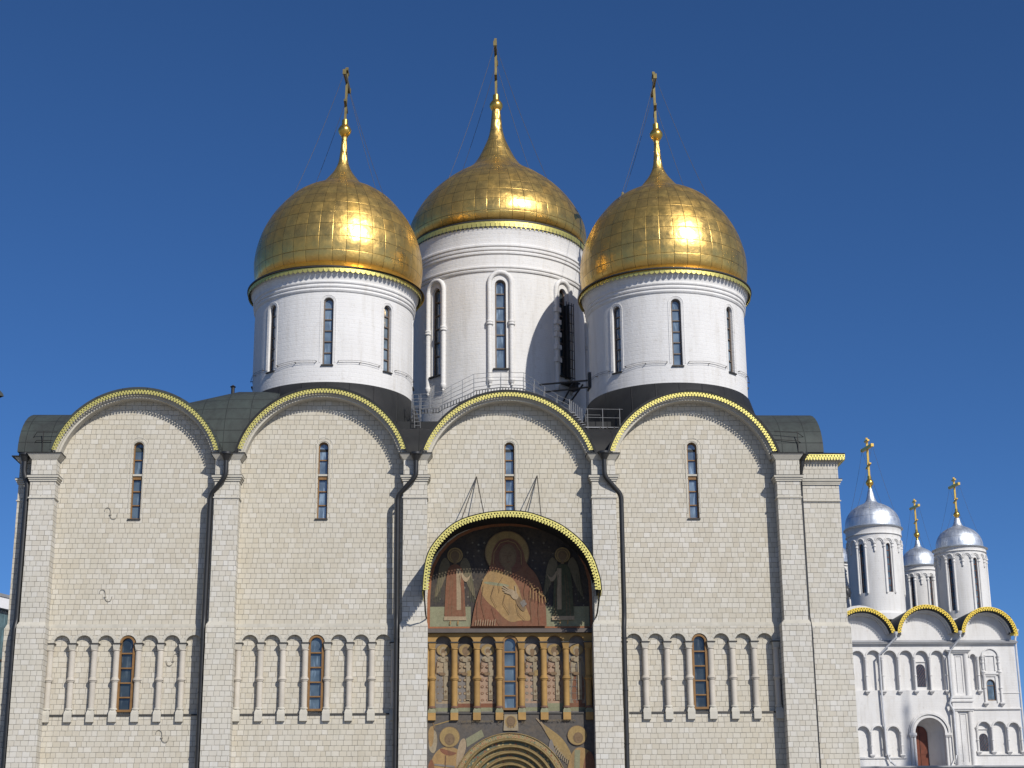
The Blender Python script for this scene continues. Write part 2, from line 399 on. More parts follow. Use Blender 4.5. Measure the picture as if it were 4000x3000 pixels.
def trim(mb, P, D, h, hole=True):
    """pierced gilded valance: one unit between every two points of P, hanging along D"""
    for k in range(len(P)-1):
        p0, p1, d0, d1 = Vector(P[k]), Vector(P[k+1]), Vector(D[k]), Vector(D[k+1])
        q = lambda a, b: (p0.lerp(p1, a)+d0.lerp(d1, a)*b*h)
        if hole:
            O = [(0, 0), (1, 0), (1, .56), (0, .56)]
            H = [(.5, .13), (.78, .29), (.5, .47), (.22, .29)]
            vs = [q(*c) for c in O+H]
            mb.add(vs, [(0, 1, 4), (1, 5, 4), (1, 2, 5), (2, 6, 5), (2, 3, 6), (3, 7, 6), (3, 0, 7), (0, 4, 7)])
        else:
            mb.add([q(*c) for c in ((0, 0), (1, 0), (1, .3), (0, .3))], [(0, 1, 2, 3)]); mb.add([q(*c) for c in ((.06, .3), (.94, .3), (.94, .66), (.5, 1.), (.06, .66))], [(0, 1, 2, 3, 4)]); continue
        mb.add([q(*c) for c in ((.36, .56), (.64, .56), (.93, .77), (.5, 1.), (.07, .77))], [(0, 1, 2, 3, 4)])
def band(mb, pts, c, z, r, n=6, mat=0):
    pass

# ------------------------------------------------------------------ ground
g = MB(); g.add([(-900, -900, 0), (900, -900, 0), (900, 900, 0), (-900, 900, 0)], [(0, 1, 2, 3)])
def paving():
    s = NT('square_paving'); p = s.pos()
    b = s.node('ShaderNodeTexBrick'); s.link(p, b.inputs['Vector']); b.inputs['Scale'].default_value = 1.6
    b.inputs['Color1'].default_value = (.30, .285, .265, 1); b.inputs['Color2'].default_value = (.24, .23, .215, 1); b.inputs['Mortar'].default_value = (.12, .115, .105, 1); b.inputs['Mortar Size'].default_value = .012
    c = s.mix(s.ramp(s.noise(p, .15, 5), .35, .7, 0, .4), b.outputs[0], (.20, .19, .18))
    return s.set(Base_Color=c, Roughness=.85)
M['paving'] = paving()
go = g.build('ground', 'paving'); go['kind'] = 'structure'

# ================================================================== THE CATHEDRAL
cath = empty('cathedral', 'cream limestone cathedral with golden onion domes and frescoed portal', 'cathedral')
PIER = [(-17.80, -16.65), (-9.37, -8.25), (-.69, .41), (8.04, 9.15), (16.70, 17.80)]
PIERLO = [(-17.88, -16.60), (-9.47, -8.20), (-.78, .47), (7.95, 9.20), (16.54, 17.87)]
BAY = [dict(c=-13.08, hw=3.85, ap=23.37, sp=20.47), dict(c=-4.485, hw=3.905, ap=23.44, sp=20.52), dict(c=4.195, hw=3.975, ap=23.28, sp=20.48), dict(c=12.85, hw=3.94, ap=23.30, sp=20.43)]
for b in BAY:
    rise = b['ap']-b['sp']; b['R'] = (b['hw']**2+rise**2)/(2*rise); b['cz'] = b['ap']-b['R']; b['a'] = asin((b['sp']-b['cz'])/b['R'])
WINX = [-13.08, -4.47, 4.25, 12.88]
YF, YP, YPL, YT = 0., -.70, -.84, -.82            # wall, pier, lower pier, trim
ZSTEP = 12.40
COLX = [[-16.49+.986*k for k in range(8)], [-8.07+1.003*k for k in range(8)], [.67+1.012*k for k in range(8)], [9.36+1.0*k for k in range(8)]]
ZSP, ZCR, ZSILL = 11.62, 11.99, 8.47
LOWX = [-13.06, -4.57, 4.20, 12.85]
XL = [PIER[i][1] for i in range(4)]; XR = [PIER[i+1][0] for i in range(4)]

def arcade_hole(xs, xl, xr, z0, zs, rad, n=10):
    """outline of a row of round arches standing on one sill; flat between the arches above each capital"""
    pts = [(xl, z0), (xr, z0)]
    for k in range(len(xs)-2, -1, -1):
        c = (xs[k]+xs[k+1])/2; r = rad
        a = arc(c, zs, r, 0, pi, n)
        pts += [p for p in a if xl <= p[0] <= xr]
    return pts

for i, b in enumerate(BAY):
    xl, xr = XL[i]-.1, XR[i]+.1
    mb = MB()
    top = arc(b['c'], b['cz'], b['R']-.12, b['a']+.02, pi-b['a']-.02, 28)
    holes = []
    win_up = arched(WINX[i], .47, 17.36, 21.03)
    if i != 2:
        holes.append(win_up)
    else:
        holes.append(win_up)
    mb.sheet([(xl, ZSTEP+.1), (xr, ZSTEP+.1), (xr, 20.3)]+top+[(xl, 20.3)], holes, YF, 0, .30)
    # string course and lower wall with the arcade niche
    st = 1 if i != 2 else 3
    if i != 2:
        mb.box(xl, xr, -.035, .3, ZSTEP+.015, ZSTEP+.1, st); mb.box(xl, xr, -.07, .3, ZSTEP-.075, ZSTEP+.013, st)
        lower = 0
        mb.sheet([(xl, 0), (xr, 0), (xr, ZSTEP-.077), (xl, ZSTEP-.077)], [arcade_hole(COLX[i], xl+.02, xr-.02, ZSILL, ZSP, .37)], -.085, 0, .30, 1)
        mb.add([(xl, .12, 8.3), (xr, .12, 8.3), (xr, .12, 12.2), (xl, .12, 12.2)], [(0, 1, 2, 3)], 0)
    else:
        # portal bay: painted arcade under the ledge, plain wall (the murals hang on it) above and below
        mb.sheet([(xl, 8.45), (xr, 8.45), (xr, 12.02), (xl, 12.02)], [arcade_hole(COLX[i], xl+.02, xr-.02, ZSILL, ZSP-.06, .37)], -.085, 2, .30, 2)
        mb.add([(xl, .215, 8.3), (xr, .215, 8.3), (xr, .215, 12.1), (xl, .215, 12.1)], [(0, 1, 2, 3)], 4)
        mb.box(xl, xr, .002, .3, 12.02, 12.5, 2)
    mb.build('bay_wall', ['stone_wall', 'stone_trim', 'ochre', 'ledge', 'p_slate'], cath)
    # voussoir rings over the niche arches
    if i != 2:
        vo = MB(); xs = COLX[i]
        for k in range(7):
            c = (xs[k]+xs[k+1])/2
            for j in range(7):
                a0, a1 = pi*j/7+.012, pi*(j+1)/7-.012
                o = arc(c, ZSP, .515, a0, a1, 3); q = arc(c, ZSP, .372, a0, a1, 3)
                pp = [p for p in o]+[p for p in reversed(q)]
                if min(p[0] for p in pp) > xl and max(p[0] for p in pp) < xr: vo.prism(pp, -.094-.003*(k % 2), -.06)
        vo.build('arch_voussoirs', 'stone_trim', cath)
    # gable arch (archivolt) and gilded valance
    ar = MB(); n = 40; a0, a1 = b['a']-.06, pi-b['a']+.06
    for rin, rout, y0, y1 in ((b['R']-.36, b['R']-.02, -.52, 0), (b['R']-.26, b['R']-.02, -.60, -.515)):
        o = arc(b['c'], b['cz'], rout, a0, a1, n); q = arc(b['c'], b['cz'], rin, a0, a1, n)
        bridge_ring(ar, o, q, y0, 0); ar.strip([(x, y0, z) for x, z in q], [(x, y1+.002, z) for x, z in q], 0, True)
    ar.build('gable_arch', 'stone_trim', cath)
    tr = MB(); nt_ = 70; ang = [b['a']+(pi-2*b['a'])*k/nt_ for k in range(nt_+1)]
    P = [(b['c']+b['R']*cos(a), YT, b['cz']+b['R']*sin(a)) for a in ang]; D = [(-cos(a), 0, -sin(a)) for a in ang]
    trim(tr, P, D, .25); tr.build('gilded_valance', 'gold_trim', cath, solid=.012)
    # roof lip and barrel vault behind it
    rf = MB(); R = b['R']
    aa = [b['a']-.05+(pi-2*b['a']+.1)*k/44 for k in range(45)]
    L0 = [(b['c']+(R-.02)*cos(a), YT-.03, b['cz']+(R-.02)*sin(a)) for a in aa]; L1 = [(b['c']+(R+.085)*cos(a), YT-.03, b['cz']+(R+.085)*sin(a)) for a in aa]
    L2 = [(x, 8.4, z) for x, y, z in L1]; L3 = [(x, -.3, z) for x, y, z in L0]
    rf.strip(L0, L1, 0); rf.strip(L1, L2, 0, True); rf.strip(L0, L3, 0, True)
    rf.build('barrel_vault_roof', 'roof_black' if i in (1, 2, 3) else 'roof_green', cath)

# piers with their cornices
def cap_profile(mb, x0, x1, y, mat=0, mtop=1):
    """the stacked mouldings of one pier: string, triple cornice, flared capital with a black sheet on top"""
    for k, (e, za, zb) in enumerate(((.05, 18.98, 19.065), (.09, 19.067, 19.15), (.14, 19.152, 19.235))): mb.box(x0-e, x1+e, y-e, .06, za, zb, mat)
    mb.box(x0-.15, x1+.15, y-.15, .07, 19.237, 19.262, mtop)
def pier_string(x0, x1, y, parent):
    m = MB(); m.box(x0-.045, x1+.045, y-.045, .05, 18.18, 18.24, 0); m.build('pier_string', 'stone_trim', parent)
for i, ((x0, x1), (l0, l1)) in enumerate(zip(PIER, PIERLO)):
    p = MB()
    p.box(x0, x1, YP, .4, ZSTEP+.1, 20.02, 0); p.box(l0, l1, YPL, .4, 0, ZSTEP-.08, 0)
    for k, (t0, t1) in enumerate(((ZSTEP-.08, ZSTEP+.012), (ZSTEP+.012, ZSTEP+.1))):
        f = (.5, 1.)[k]; g0, g1 = (1, .5)[k], (.5, .0)[k]
        lerp = lambda a, b_, t: a+(b_-a)*t
        p.frustum((lerp(x0, l0, g0), lerp(x1, l1, g0), lerp(YP, YPL, g0), .4, t0), (lerp(x0, l0, g0-.25), lerp(x1, l1, g0-.25), lerp(YP, YPL, g0-.25), .4, t1), 1)
    po = p.build('pier', ['stone_pier', 'stone_trim'], cath)
    c = MB(); cap_profile(c, x0, x1, YP); c.build('pier_cornice', ['stone_trim', 'sill'], po); pier_string(x0, x1, YP, po)
    k = MB(); k.frustum((x0-.02, x1+.02, YP-.02, .3, 20.02), (x0-.20, x1+.20, YP-.17, .3, 20.27), 0); k.box(x0-.23, x1+.23, YP-.20, .3, 20.272, 20.31, 1)
    k.build('pier_capital', ['stone_trim', 'roof_black'], po)

# corner masses: right hand stretch of wall beyond the last pier, left hand strip, hidden sides and back
cw = MB(); cw.box(17.6, 19.80, .12, 6, ZSTEP+.1, 20.16, 0); cw.box(17.6, 19.90, .0, 6, 0, ZSTEP-.08, 0)
cw.frustum((17.6, 19.89, .01, 6, ZSTEP-.08), (17.6, 19.81, .11, 6, ZSTEP+.1), 1)
co = cw.build('corner_wall', ['stone_pier', 'stone_trim'], cath)
pier_string(17.7, 19.80, .12, co)
c = MB(); cap_profile(c, 17.7, 19.80, .12); c.build('pier_cornice', ['stone_trim', 'roof_black'], co); c = MB(); c.box(17.6, 20.12, -.18, 6, 20.40, 20.46, 1); c.box(17.6, 20.0, -.05, 6, 20.16, 20.40, 0)
c.frustum((17.6, 20.12, -.18, 6, 20.46), (17.6, 19.3, .9, 5.5, 20.75), 1)
c.build('corner_eaves', ['stone_trim', 'roof_black'], co)
t = MB(); nn = 15
trim(t, [(18.02+2.08*k/nn, -.17, 20.41) for k in range(nn+1)], [(0, 0, -1)]*(nn+1), .30); trim(t, [(20.105, -.17+4*k/27, 20.41) for k in range(28)], [(0, 0, -1)]*28, .30)
t.build('gilded_valance', 'gold_trim', co, solid=.012)
lw = MB(); lw.box(-18.50, -17.6, -.05, 6, ZSTEP+.1, 20.0, 0); lw.box(-18.60, -17.6, -.13, 6, 0, ZSTEP-.08, 0); lw.frustum((-18.59, -17.6, -.12, 6, ZSTEP-.08), (-18.51, -17.6, -.06, 6, ZSTEP+.1), 1)
lo_ = lw.build('corner_wall', ['stone_wall', 'stone_trim'], cath)
pier_string(-18.50, -17.7, -.05, lo_)
c = MB(); cap_profile(c, -18.50, -17.7, -.05); c.build('pier_cornice', ['stone_trim', 'roof_black'], lo_); c = MB(); c.frustum((-18.52, -17.7, -.07, 6, 20.0), (-18.75, -17.7, -.2, 6, 20.25), 0); c.box(-18.85, -17.75, -.3, 6, 20.252, 20.30, 1)
c.build('corner_eaves', ['stone_trim', 'roof_black'], lo_)
bd = MB(); bd.box(-17.7, 19.0, .85, 27.5, 0, 20.0, 0)
bd.build('rear_wall', ['stone_wall'], cath)
# long east-west vault behind the gables, climbing towards the drums, and the deck under the central drum
def vault(name, mat, xs, crown):
    rv = MB(); rows = []
    for x in xs:
        c_ = crown(x); rows.append([(x, .22+4.1*(1-cos(t_)), 20.6+(c_-20.6)*sin(t_)) for t_ in [pi*k/22 for k in range(23)]])
    for A, B in zip(rows[:-1], rows[1:]): rv.strip(A, B, 0, True)
    for A in (rows[0], rows[-1]): rv.add(A, [tuple(range(len(A)))], 0)
    rv.build(name, mat, cath)
vault('cross_vault_roof', 'roof_green', [-18.75+.7*k for k in range(18)], lambda x: 23.30+max(0, min(1, (x+14)/5))*1.25)
vault('cross_vault_roof', 'roof_black', [-6.84, -4, 0, 4, 8, 12, 14.9], lambda x: 22.55)
vault('cross_vault_roof', 'roof_green', [14.91+.43*k for k in range(11)], lambda x: 23.32)
dk = MB(); dk.box(-17.9, 18.3, 8.0, 27.6, 20.0, 22.6, 0); dk.box(-1.9, 9.9, 3.0, 20, 20.4, 22.85, 1); dk.build('roof_deck', ['roof_green', 'roof_black'], cath)

# ---- windows of the facade
for i in range(4):
    m = MB(); mu = (20.14, 19.62, 19.36, 18.66, 17.98)
    window(m, WINX[i], .24, .47, 17.36, 21.03, (20.18, 18.68, 18.02), .055, .09, .05)
    wo_ = m.build('window', ['wood', 'glass' if i else 'glass_mid'], cath)
    k = MB(); k.box(WINX[i]-.22, WINX[i]+.22, .06, .23, 19.40, 19.49, 0); k.box(WINX[i]-.215, WINX[i]+.215, .12, .23, 19.24, 19.398, 1); k.build('transom', ['stone_trim', 'wood'], wo_)
    k = MB(); k.box(WINX[i]-.33, WINX[i]+.27, -.07, .2, 17.30, 17.355, 0)
    if i != 2: k.build('sill', 'sill', wo_)
    # two thin mouldings round the opening
    s_ = MB()
    for w_, t_, y_ in ((.66, .05, -.02), (.92, .03, -.012)):
        o = arched(WINX[i], w_, 17.6 if w_ < .8 else 19.2, 21.03+(w_-.47)/2, 16)[1:]; q = arched(WINX[i], w_-2*t_, 17.6 if w_ < .8 else 19.2, 21.03+(w_-.47)/2-t_, 16)[1:]
        o.append((WINX[i]-w_/2, o[0][1])); q.append((WINX[i]-w_/2+t_, q[0][1]))
        bridge_ring(s_, o, q, y_, 0); s_.strip([(x, y_, z) for x, z in q], [(x, .0, z) for x, z in q]); s_.strip([(x, y_, z) for x, z in o], [(x, .0, z) for x, z in o])
    s_.build('window_surround', 'stone_trim', wo_)
    m = MB(); window(m, LOWX[i], .09, .70, 8.58, 11.97-(.06 if i == 2 else 0), (11.18, 10.52, 9.86, 9.22), .10, .14, .06)
    wo_ = m.build('window', ['wood', ('glass_dark', 'glass_mid', 'glass_mid', 'glass_dark')[i]], cath)
# ---- blind arcade columns
def column_mesh(y=-.03):
    c = MB()
    prof = [(.135, 8.76), (.135, 9.89), (.165, 9.91), (.165, 9.95), (.20, 9.97), (.20, 10.02), (.165, 10.04), (.165, 10.08), (.138, 10.10), (.138, 11.28), (.17, 11.30), (.17, 11.345), (.14, 11.35)]
    c.lathe(prof, 0, y, 20, mat=0)
    c.lathe([(.14, 8.66), (.175, 8.67), (.175, 8.72), (.15, 8.745), (.15, 8.76)], 0, y, 20, mat=1)
    c.frustum((-.125, .125, y-.125, y+.14, 11.35), (-.17, .17, y-.17, y+.17, 11.58), 3)
    c.lathe([(.0, 0), (.045, .002), (.04, .03), (0, .035)], 0, 0, 10, mat=1) if False else None
    c.box(-.21, .21, y-.20, y+.15, 11.582, 11.63, 2)
    c.frustum((-.18, .18, y-.18, y+.17, 8.46), (-.165, .165, y-.165, y+.17, 8.56), 4)
    c.frustum((-.165, .165, y-.165, y+.17, 8.56), (-.12, .12, y-.13, y+.17, 8.66), 4)
    c.box(-.172, .172, y-.20, y+.17, 8.13, 8.458, 3)
    return c
cm = column_mesh()
proto = {False: None, True: None}
for i in range(4):
    for k, x in enumerate(COLX[i]):
        pt = i == 2
        if proto[pt] is None:
            o = cm.build('arcade_column', ['ochre', 'brownband', 'sill', 'ochre', 'p_sage'] if pt else ['stone_column', 'stone_trim', 'sill', 'stone_trim', 'stone_trim'], cath); proto[pt] = o
        else:
            o = copy_part(proto[pt], cath)
        o.location = (x, 0, 0)
    m = MB(); xs = COLX[i]
    for a, b_ in zip(xs[:-1], xs[1:]):
        m = MB(); m.frustum((a+.17, b_-.17, -.14, .21, 8.40), (a+.17, b_-.17, -.10, .21, 8.475), 0); m.build('arcade_sill', 'sill', cath)

# ---- painted portal bay
xl, xr = .43, 8.02
class Fresco:
    """flat painting: every painted shape lies 3 mm in front of the one before"""
    def __init__(s, y): s.mb = MB(); s.y = y; s.mats = []
    def shape(s, pts, m, flat=False):
        if m not in s.mats: s.mats.append(m)
        s.y -= 0 if flat else .0015; s.mb.poly(pts, s.y, s.mats.index(m))
    def disc(s, x, z, r, m, rz=None, n=24): s.shape([(x+r*cos(2*pi*k/n), z+(rz or r)*sin(2*pi*k/n)) for k in range(n)], m)
    def line(s, pts, wd, m):
        for (x0, z0), (x1, z1) in zip(pts[:-1], pts[1:]):
            d = Vector((x1-x0, z1-z0)); 
            if d.length < 1e-4: continue
            nrm = Vector((-d.y, d.x)).normalized()*wd/2
            s.shape([(x0+nrm.x, z0+nrm.y), (x1+nrm.x, z1+nrm.y), (x1-nrm.x, z1-nrm.y), (x0-nrm.x, z0-nrm.y)], m)
    def star(s, x, z, r, m='p_star'):
        s.shape([(x+(r if k % 2 == 0 else r*.35)*sin(pi*k/6), z+(r if k % 2 == 0 else r*.35)*cos(pi*k/6)) for k in range(12)], m, True)
    def build(s, name, parent, **p): return s.mb.build(name, s.mats, parent, **p)
def sm(pts, n=3):          # Chaikin smoothing of a closed outline
    for _ in range(n):
        q = []
        for k in range(len(pts)):
            a, b_ = pts[k], pts[(k+1) % len(pts)]
            q += [(a[0]*.75+b_[0]*.25, a[1]*.75+b_[1]*.25), (a[0]*.25+b_[0]*.75, a[1]*.25+b_[1]*.75)]
        pts = q
    return pts
fr = Fresco(-.006)
acx, acz = 4.22, 13.30
archtop = [(8.0, 13.7), (7.96, 14.5), (7.8, 15.15), (7.5, 15.75), (7.1, 16.2), (6.6, 16.58), (5.9, 16.9), (5.1, 17.08), (4.22, 17.14), (3.3, 17.08), (2.5, 16.9), (1.85, 16.6), (1.35, 16.22), (.95, 15.75), (.65, 15.15), (.49, 14.5), (.44, 13.7)]
fr.shape([(xl, 12.26), (xr, 12.26)]+archtop, 'p_border')
fr.shape([(xl+.12, 12.34), (xr-.12, 12.34)]+[(acx+(x-acx)*.965, acz+(z-acz)*.965) for x, z in archtop], 'p_night')
rs = random.Random(3)
stars = []; fr.y -= .0015
for _ in range(900):
    x, z = rs.uniform(.7, 7.8), rs.uniform(13.3, 16.6)
    if (x-acx)**2+(z-acz)**2 > 3.4**2 or any((x-a)**2+(z-b_)**2 < .27**2 for a, b_ in stars): continue
    stars.append((x, z)); fr.star(x, z, rs.uniform(.045, .085))
for x0, x1 in ((.56, 2.42), (5.85, 7.85)): fr.shape([(x0, 12.34), (x1, 12.34), (x1, 13.25), (x0, 13.25)], 'p_sage')
def angel(cx, robe, flip):
    X = lambda d: cx+d*flip
    for s_ in (-1, 1):
        fr.shape(sm([(X(s_*.18), 15.15), (X(s_*.45), 15.62), (X(s_*.72), 15.2), (X(s_*.82), 14.4), (X(s_*.98), 13.5), (X(s_*.62), 14.1), (X(s_*.38), 14.8)]), 'p_wing')
        for q in range(3): fr.line([(X(s_*(.62+.08*q)), 14.75-.1*q), (X(s_*(.66+.09*q)), 14.1), (X(s_*(.72+.10*q)), 13.45)], .025, 'p_green')
    fr.shape(sm([(X(-.30), 15.2), (X(.30), 15.2), (X(.42), 14.4), (X(.46), 13.3), (X(.52), 12.62), (X(-.5), 12.62), (X(-.46), 13.3), (X(-.42), 14.4)], 2), robe)
    fr.shape([(X(.06), 15.0), (X(.26), 15.0), (X(.28), 13.1), (X(.08), 13.1)], 'p_tan')
    for q in (-.28, -.14, .34): fr.line([(X(q*.6), 14.7), (X(q), 13.6), (X(q*1.15), 12.75)], .02, 'p_line')
    fr.shape([(X(-.51), 12.62), (X(.53), 12.62), (X(.52), 12.80), (X(-.50), 12.80)], 'p_tan')
    fr.shape(sm([(X(.25), 15.0), (X(.5), 14.5), (X(.75), 14.75), (X(.80), 14.9), (X(.55), 14.3), (X(.3), 14.55)]), 'p_tan')
    fr.disc(cx, 15.62, .36, 'p_halo'); fr.disc(cx, 15.62, .30, 'p_brown'); fr.disc(cx, 15.60, .26, 'p_halo')
    fr.disc(cx, 15.60, .20, 'p_brown', .23); fr.disc(cx, 15.55, .135, 'p_skin', .175)
    for d in (-.05, .05): fr.disc(cx+d, 15.58, .02, 'p_line', .012, 8)
    fr.line([(cx, 15.57), (cx-.01, 15.50)], .02, 'p_line'); fr.line([(cx-.04, 15.46), (cx+.04, 15.46)], .016, 'p_line')
    fr.shape([(cx-.06, 15.40), (cx+.06, 15.40), (cx+.07, 15.2), (cx-.07, 15.2)], 'p_skin')
    for d in (-.2, .15): fr.line([(X(d), 12.6), (X(d)-.02, 12.42)], .06, 'p_ochre')
angel(1.70, 'p_red', 1); angel(6.66, 'p_green', -1)
# central haloed figure in a dark red mantle over an ochre tunic, one hand raised
cx = 4.15
fr.disc(cx-.05, 15.72, 1.03, 'p_brown', n=40); fr.disc(cx-.05, 15.72, .99, 'p_halo', n=40)
fr.shape(sm([(2.45, 12.34)]*3+[(5.88, 12.34)]*3+[(5.86, 13.4), (5.5, 14.7), (4.95, 15.2), (4.85, 15.9), (4.5, 16.35), (4.1, 16.42), (3.68, 16.3), (3.40, 15.8), (3.35, 15.1), (2.95, 14.4), (2.60, 13.3)], 3), 'p_red')
fr.shape(sm([(3.5, 15.1), (3.42, 15.8), (3.72, 16.28), (4.1, 16.38), (4.5, 16.3), (4.8, 15.85), (4.85, 15.0), (4.3, 14.7)], 3), 'p_darkred')
fr.shape(sm([(3.0, 14.6), (3.45, 15.0), (4.2, 14.7), (4.6, 14.2), (4.75, 13.6), (5.05, 13.0), (5.2, 12.55), (4.7, 12.62), (4.3, 12.48), (3.9, 12.72), (3.6, 13.1), (3.2, 13.4), (2.85, 13.9)], 2), 'p_ochre')
fr.shape(sm([(3.0, 14.28), (4.15, 14.12), (4.2, 14.24), (3.05, 14.42)], 2), 'p_sage')
fr.disc(cx-.02, 15.55, .40, 'p_brown', .58); fr.disc(cx-.02, 15.52, .325, 'p_skin', .47)
fr.shape([(cx-.15, 15.12), (cx+.13, 15.12), (cx+.17, 14.72), (cx-.2, 14.72)], 'p_skin')
for d in (-.12, .10):
    fr.disc(cx+d, 15.60, .055, 'p_line', .025, 10); fr.line([(cx+d-.08, 15.69), (cx+d, 15.72), (cx+d+.08, 15.69)], .022, 'p_line')
fr.line([(cx-.01, 15.66), (cx-.03, 15.44), (cx+.03, 15.42)], .026, 'p_line'); fr.line([(cx-.08, 15.30), (cx, 15.285), (cx+.08, 15.30)], .03, 'p_darkred')
fr.line([(3.46, 15.2), (3.50, 15.75), (3.78, 16.18), (4.14, 16.28), (4.48, 16.16), (4.74, 15.75), (4.76, 15.15)], .035, 'p_ochre')
# raised hand, palm and five fingers, with a cuff
fr.shape(sm([(4.55, 13.75), (4.72, 13.6), (4.98, 13.15), (4.80, 12.95), (4.45, 13.45)], 2), 'p_skin')
fr.shape(sm([(4.12, 13.98), (4.30, 14.05), (4.62, 13.80), (4.58, 13.55), (4.35, 13.55)], 2), 'p_tan')
for q, (ex, ez) in enumerate(((3.92, 14.22), (3.86, 14.12), (3.88, 14.0), (3.96, 13.90))): fr.line([(4.30, 13.92-.05*q), (ex, ez)], .055, 'p_tan')
fr.line([(4.5, 13.85), (4.46, 14.2)], .06, 'p_tan')
fr.shape([(4.66, 13.42), (4.86, 13.56), (5.0, 13.34), (4.8, 13.18)], 'p_grey')
for pts in ([(5.0, 14.6), (4.85, 13.9), (4.95, 13.4)], [(5.3, 14.4), (5.15, 13.4), (5.2, 12.5)], [(5.6, 13.9), (5.5, 13.0), (5.55, 12.4)], [(3.0, 14.2), (2.9, 13.4), (3.1, 12.6)], [(2.75, 13.5), (2.7, 12.9), (2.8, 12.4)], [(3.4, 13.2), (3.5, 12.8), (3.75, 12.4)], [(3.5, 14.2), (3.35, 13.7), (3.6, 13.2)], [(4.0, 13.8), (3.9, 13.4), (4.2, 12.9)], [(4.5, 13.4), (4.6, 12.9), (4.9, 12.6)], [(3.9, 14.6), (3.7, 14.3), (3.75, 13.9)]): fr.line(pts, .02, 'p_line')
for k in range(9): fr.line([(2.62+.11*k, 12.36), (2.66+.11*k, 12.60+.02*(k % 3))], .03, 'p_tan')
fr.line([(5.10, 14.35), (5.30, 14.02), (5.52, 14.08), (5.62, 13.75), (5.8, 13.7), (5.86, 13.4)], .035, 'p_ochre')
for k in range(5): fr.line([(5.16+.13*k, 14.05-.05*k), (5.14+.14*k, 13.6-.06*k)], .03, 'p_ochre')
fr.build('portal_mural', cath, label='painted arched mural of a haloed figure between two angels')
lg = MB(); lg.frustum((xl, xr, -.30, .02, 12.03), (xl, xr, -.26, .02, 12.20), 0); lg.frustum((xl, xr, -.26, .02, 12.2), (xl, xr, -.03, .02, 12.26), 0); lg.build('mural_ledge', 'ledge', cath)
# saints in the niches
rs = random.Random(11)
sv = [('p_tan', 'p_grey', 0), ('p_tan', 'p_red', 1), ('p_pink', 'p_red', 2), ('p_pink', 'p_grey', 3), ('p_pink', 'p_sage', 4), ('p_cream', 'p_red', 5)]
for k, (robe, hem, var) in zip((0, 1, 2, 4, 5, 6), sv):
    x = (COLX[2][k]+COLX[2][k+1])/2; S = Fresco(.211); S.mb.T = (lambda x: (lambda p: Vector((x+(p[0]-x)*1.18, p[1], p[2]))))(x)
    S.shape([(x-.42, 8.5), (x+.42, 8.5), (x+.42, 12.0), (x-.42, 12.0)], 'p_grey' if var != 1 else 'p_slate')
    z0 = 8.55
    S.shape([(x-.36, z0), (x+.36, z0), (x+.36, z0+.22), (x-.36, z0+.22)], 'p_sage')
    body = sm([(x-.17, 11.0), (x+.17, 11.0), (x+.33, 10.6), (x+.33, 9.5), (x+.30, 8.72), (x-.30, 8.72), (x-.33, 9.5), (x-.33, 10.6)], 2)
    S.shape(body, robe); S.shape([(x-.29, 8.72), (x+.29, 8.72), (x+.30, 8.90), (x-.30, 8.90)], hem)
    if var in (0, 1): S.shape(sm([(x-.3, 10.2), (x-.05, 10.4), (x+.02, 9.4), (x+.0, 8.95), (x-.28, 8.95)], 2), 'p_grey')
    if var == 5: S.shape(sm([(x-.12, 10.4), (x+.25, 10.3), (x+.3, 8.8), (x-.26, 8.8)], 2), 'p_red')
    for r in range(6):
        for cc in range(3):
            qx, qz = x-.22+.2*cc, 9.05+.3*r
            if var in (2, 3, 4): S.disc(qx, qz, .06, 'p_red' if var != 3 else 'p_grey', n=10); S.disc(qx, qz, .032, 'p_cream', n=8)
            elif var == 1: S.disc(qx, qz, .07, 'p_brown', n=10); S.disc(qx, qz, .045, 'p_tan', n=8)
            elif var == 0: S.disc(qx+.03*(r % 2), qz, .035, 'p_brown', n=8)
            else:
                S.line([(qx-.09, qz), (qx+.09, qz)], .022, 'p_grey'); S.line([(qx, qz-.14), (qx, qz+.14)], .022, 'p_grey')
    S.shape(sm([(x-.26, 10.85), (x, 10.72), (x+.26, 10.85), (x+.2, 11.02), (x-.2, 11.02)], 2), 'p_cream')
    S.shape([(x+.02, 10.75), (x+.17, 10.75), (x+.17, 9.05), (x+.03, 9.05)], 'p_cream')
    for cz_ in (10.85,):
        for d in (-.15, .13): S.line([(x+d-.05, cz_-.06), (x+d+.05, cz_+.06)], .03, 'p_brown'); S.line([(x+d-.05, cz_+.06), (x+d+.05, cz_-.06)], .03, 'p_brown')
    for q in range(3): S.line([(x+.04, 9.12+.06*q), (x+.16, 9.12+.06*q)], .025, 'p_brown')
    S.line([(x+.10, 9.36), (x+.10, 9.5)], .03, 'p_brown'); S.line([(x+.05, 9.44), (x+.15, 9.44)], .03, 'p_brown')
    if var != 5: S.shape([(x+.06, 10.35), (x+.22, 10.4), (x+.22, 10.14), (x+.06, 10.1)], 'p_halo' if var % 2 else 'p_cream')
    S.shape(sm([(x-.18, 10.3), (x+.08, 10.28), (x+.10, 10.16), (x-.14, 10.14)], 2), 'p_skin')
    S.line([(x-.24, 10.8), (x-.28, 10.3), (x-.12, 10.2)], .03, 'p_line')
    S.disc(x, 11.30, .27, 'p_brown'); S.disc(x, 11.30, .25, 'p_halo' if var != 3 else 'p_tan')
    S.disc(x, 11.25, .135, 'p_cream' if var in (0, 2, 3, 5) else 'p_brown', .20)
    S.disc(x, 11.23, .09, 'p_skin', .125); S.shape(sm([(x-.08, 11.18), (x+.08, 11.18), (x+.05, 10.98), (x-.05, 10.98)], 2), 'p_tan' if var % 2 == 0 else 'p_brown')
    for d in (-.035, .035): S.disc(x+d, 11.25, .014, 'p_line', .010, 6)
    S.build('saint_fresco', cath)
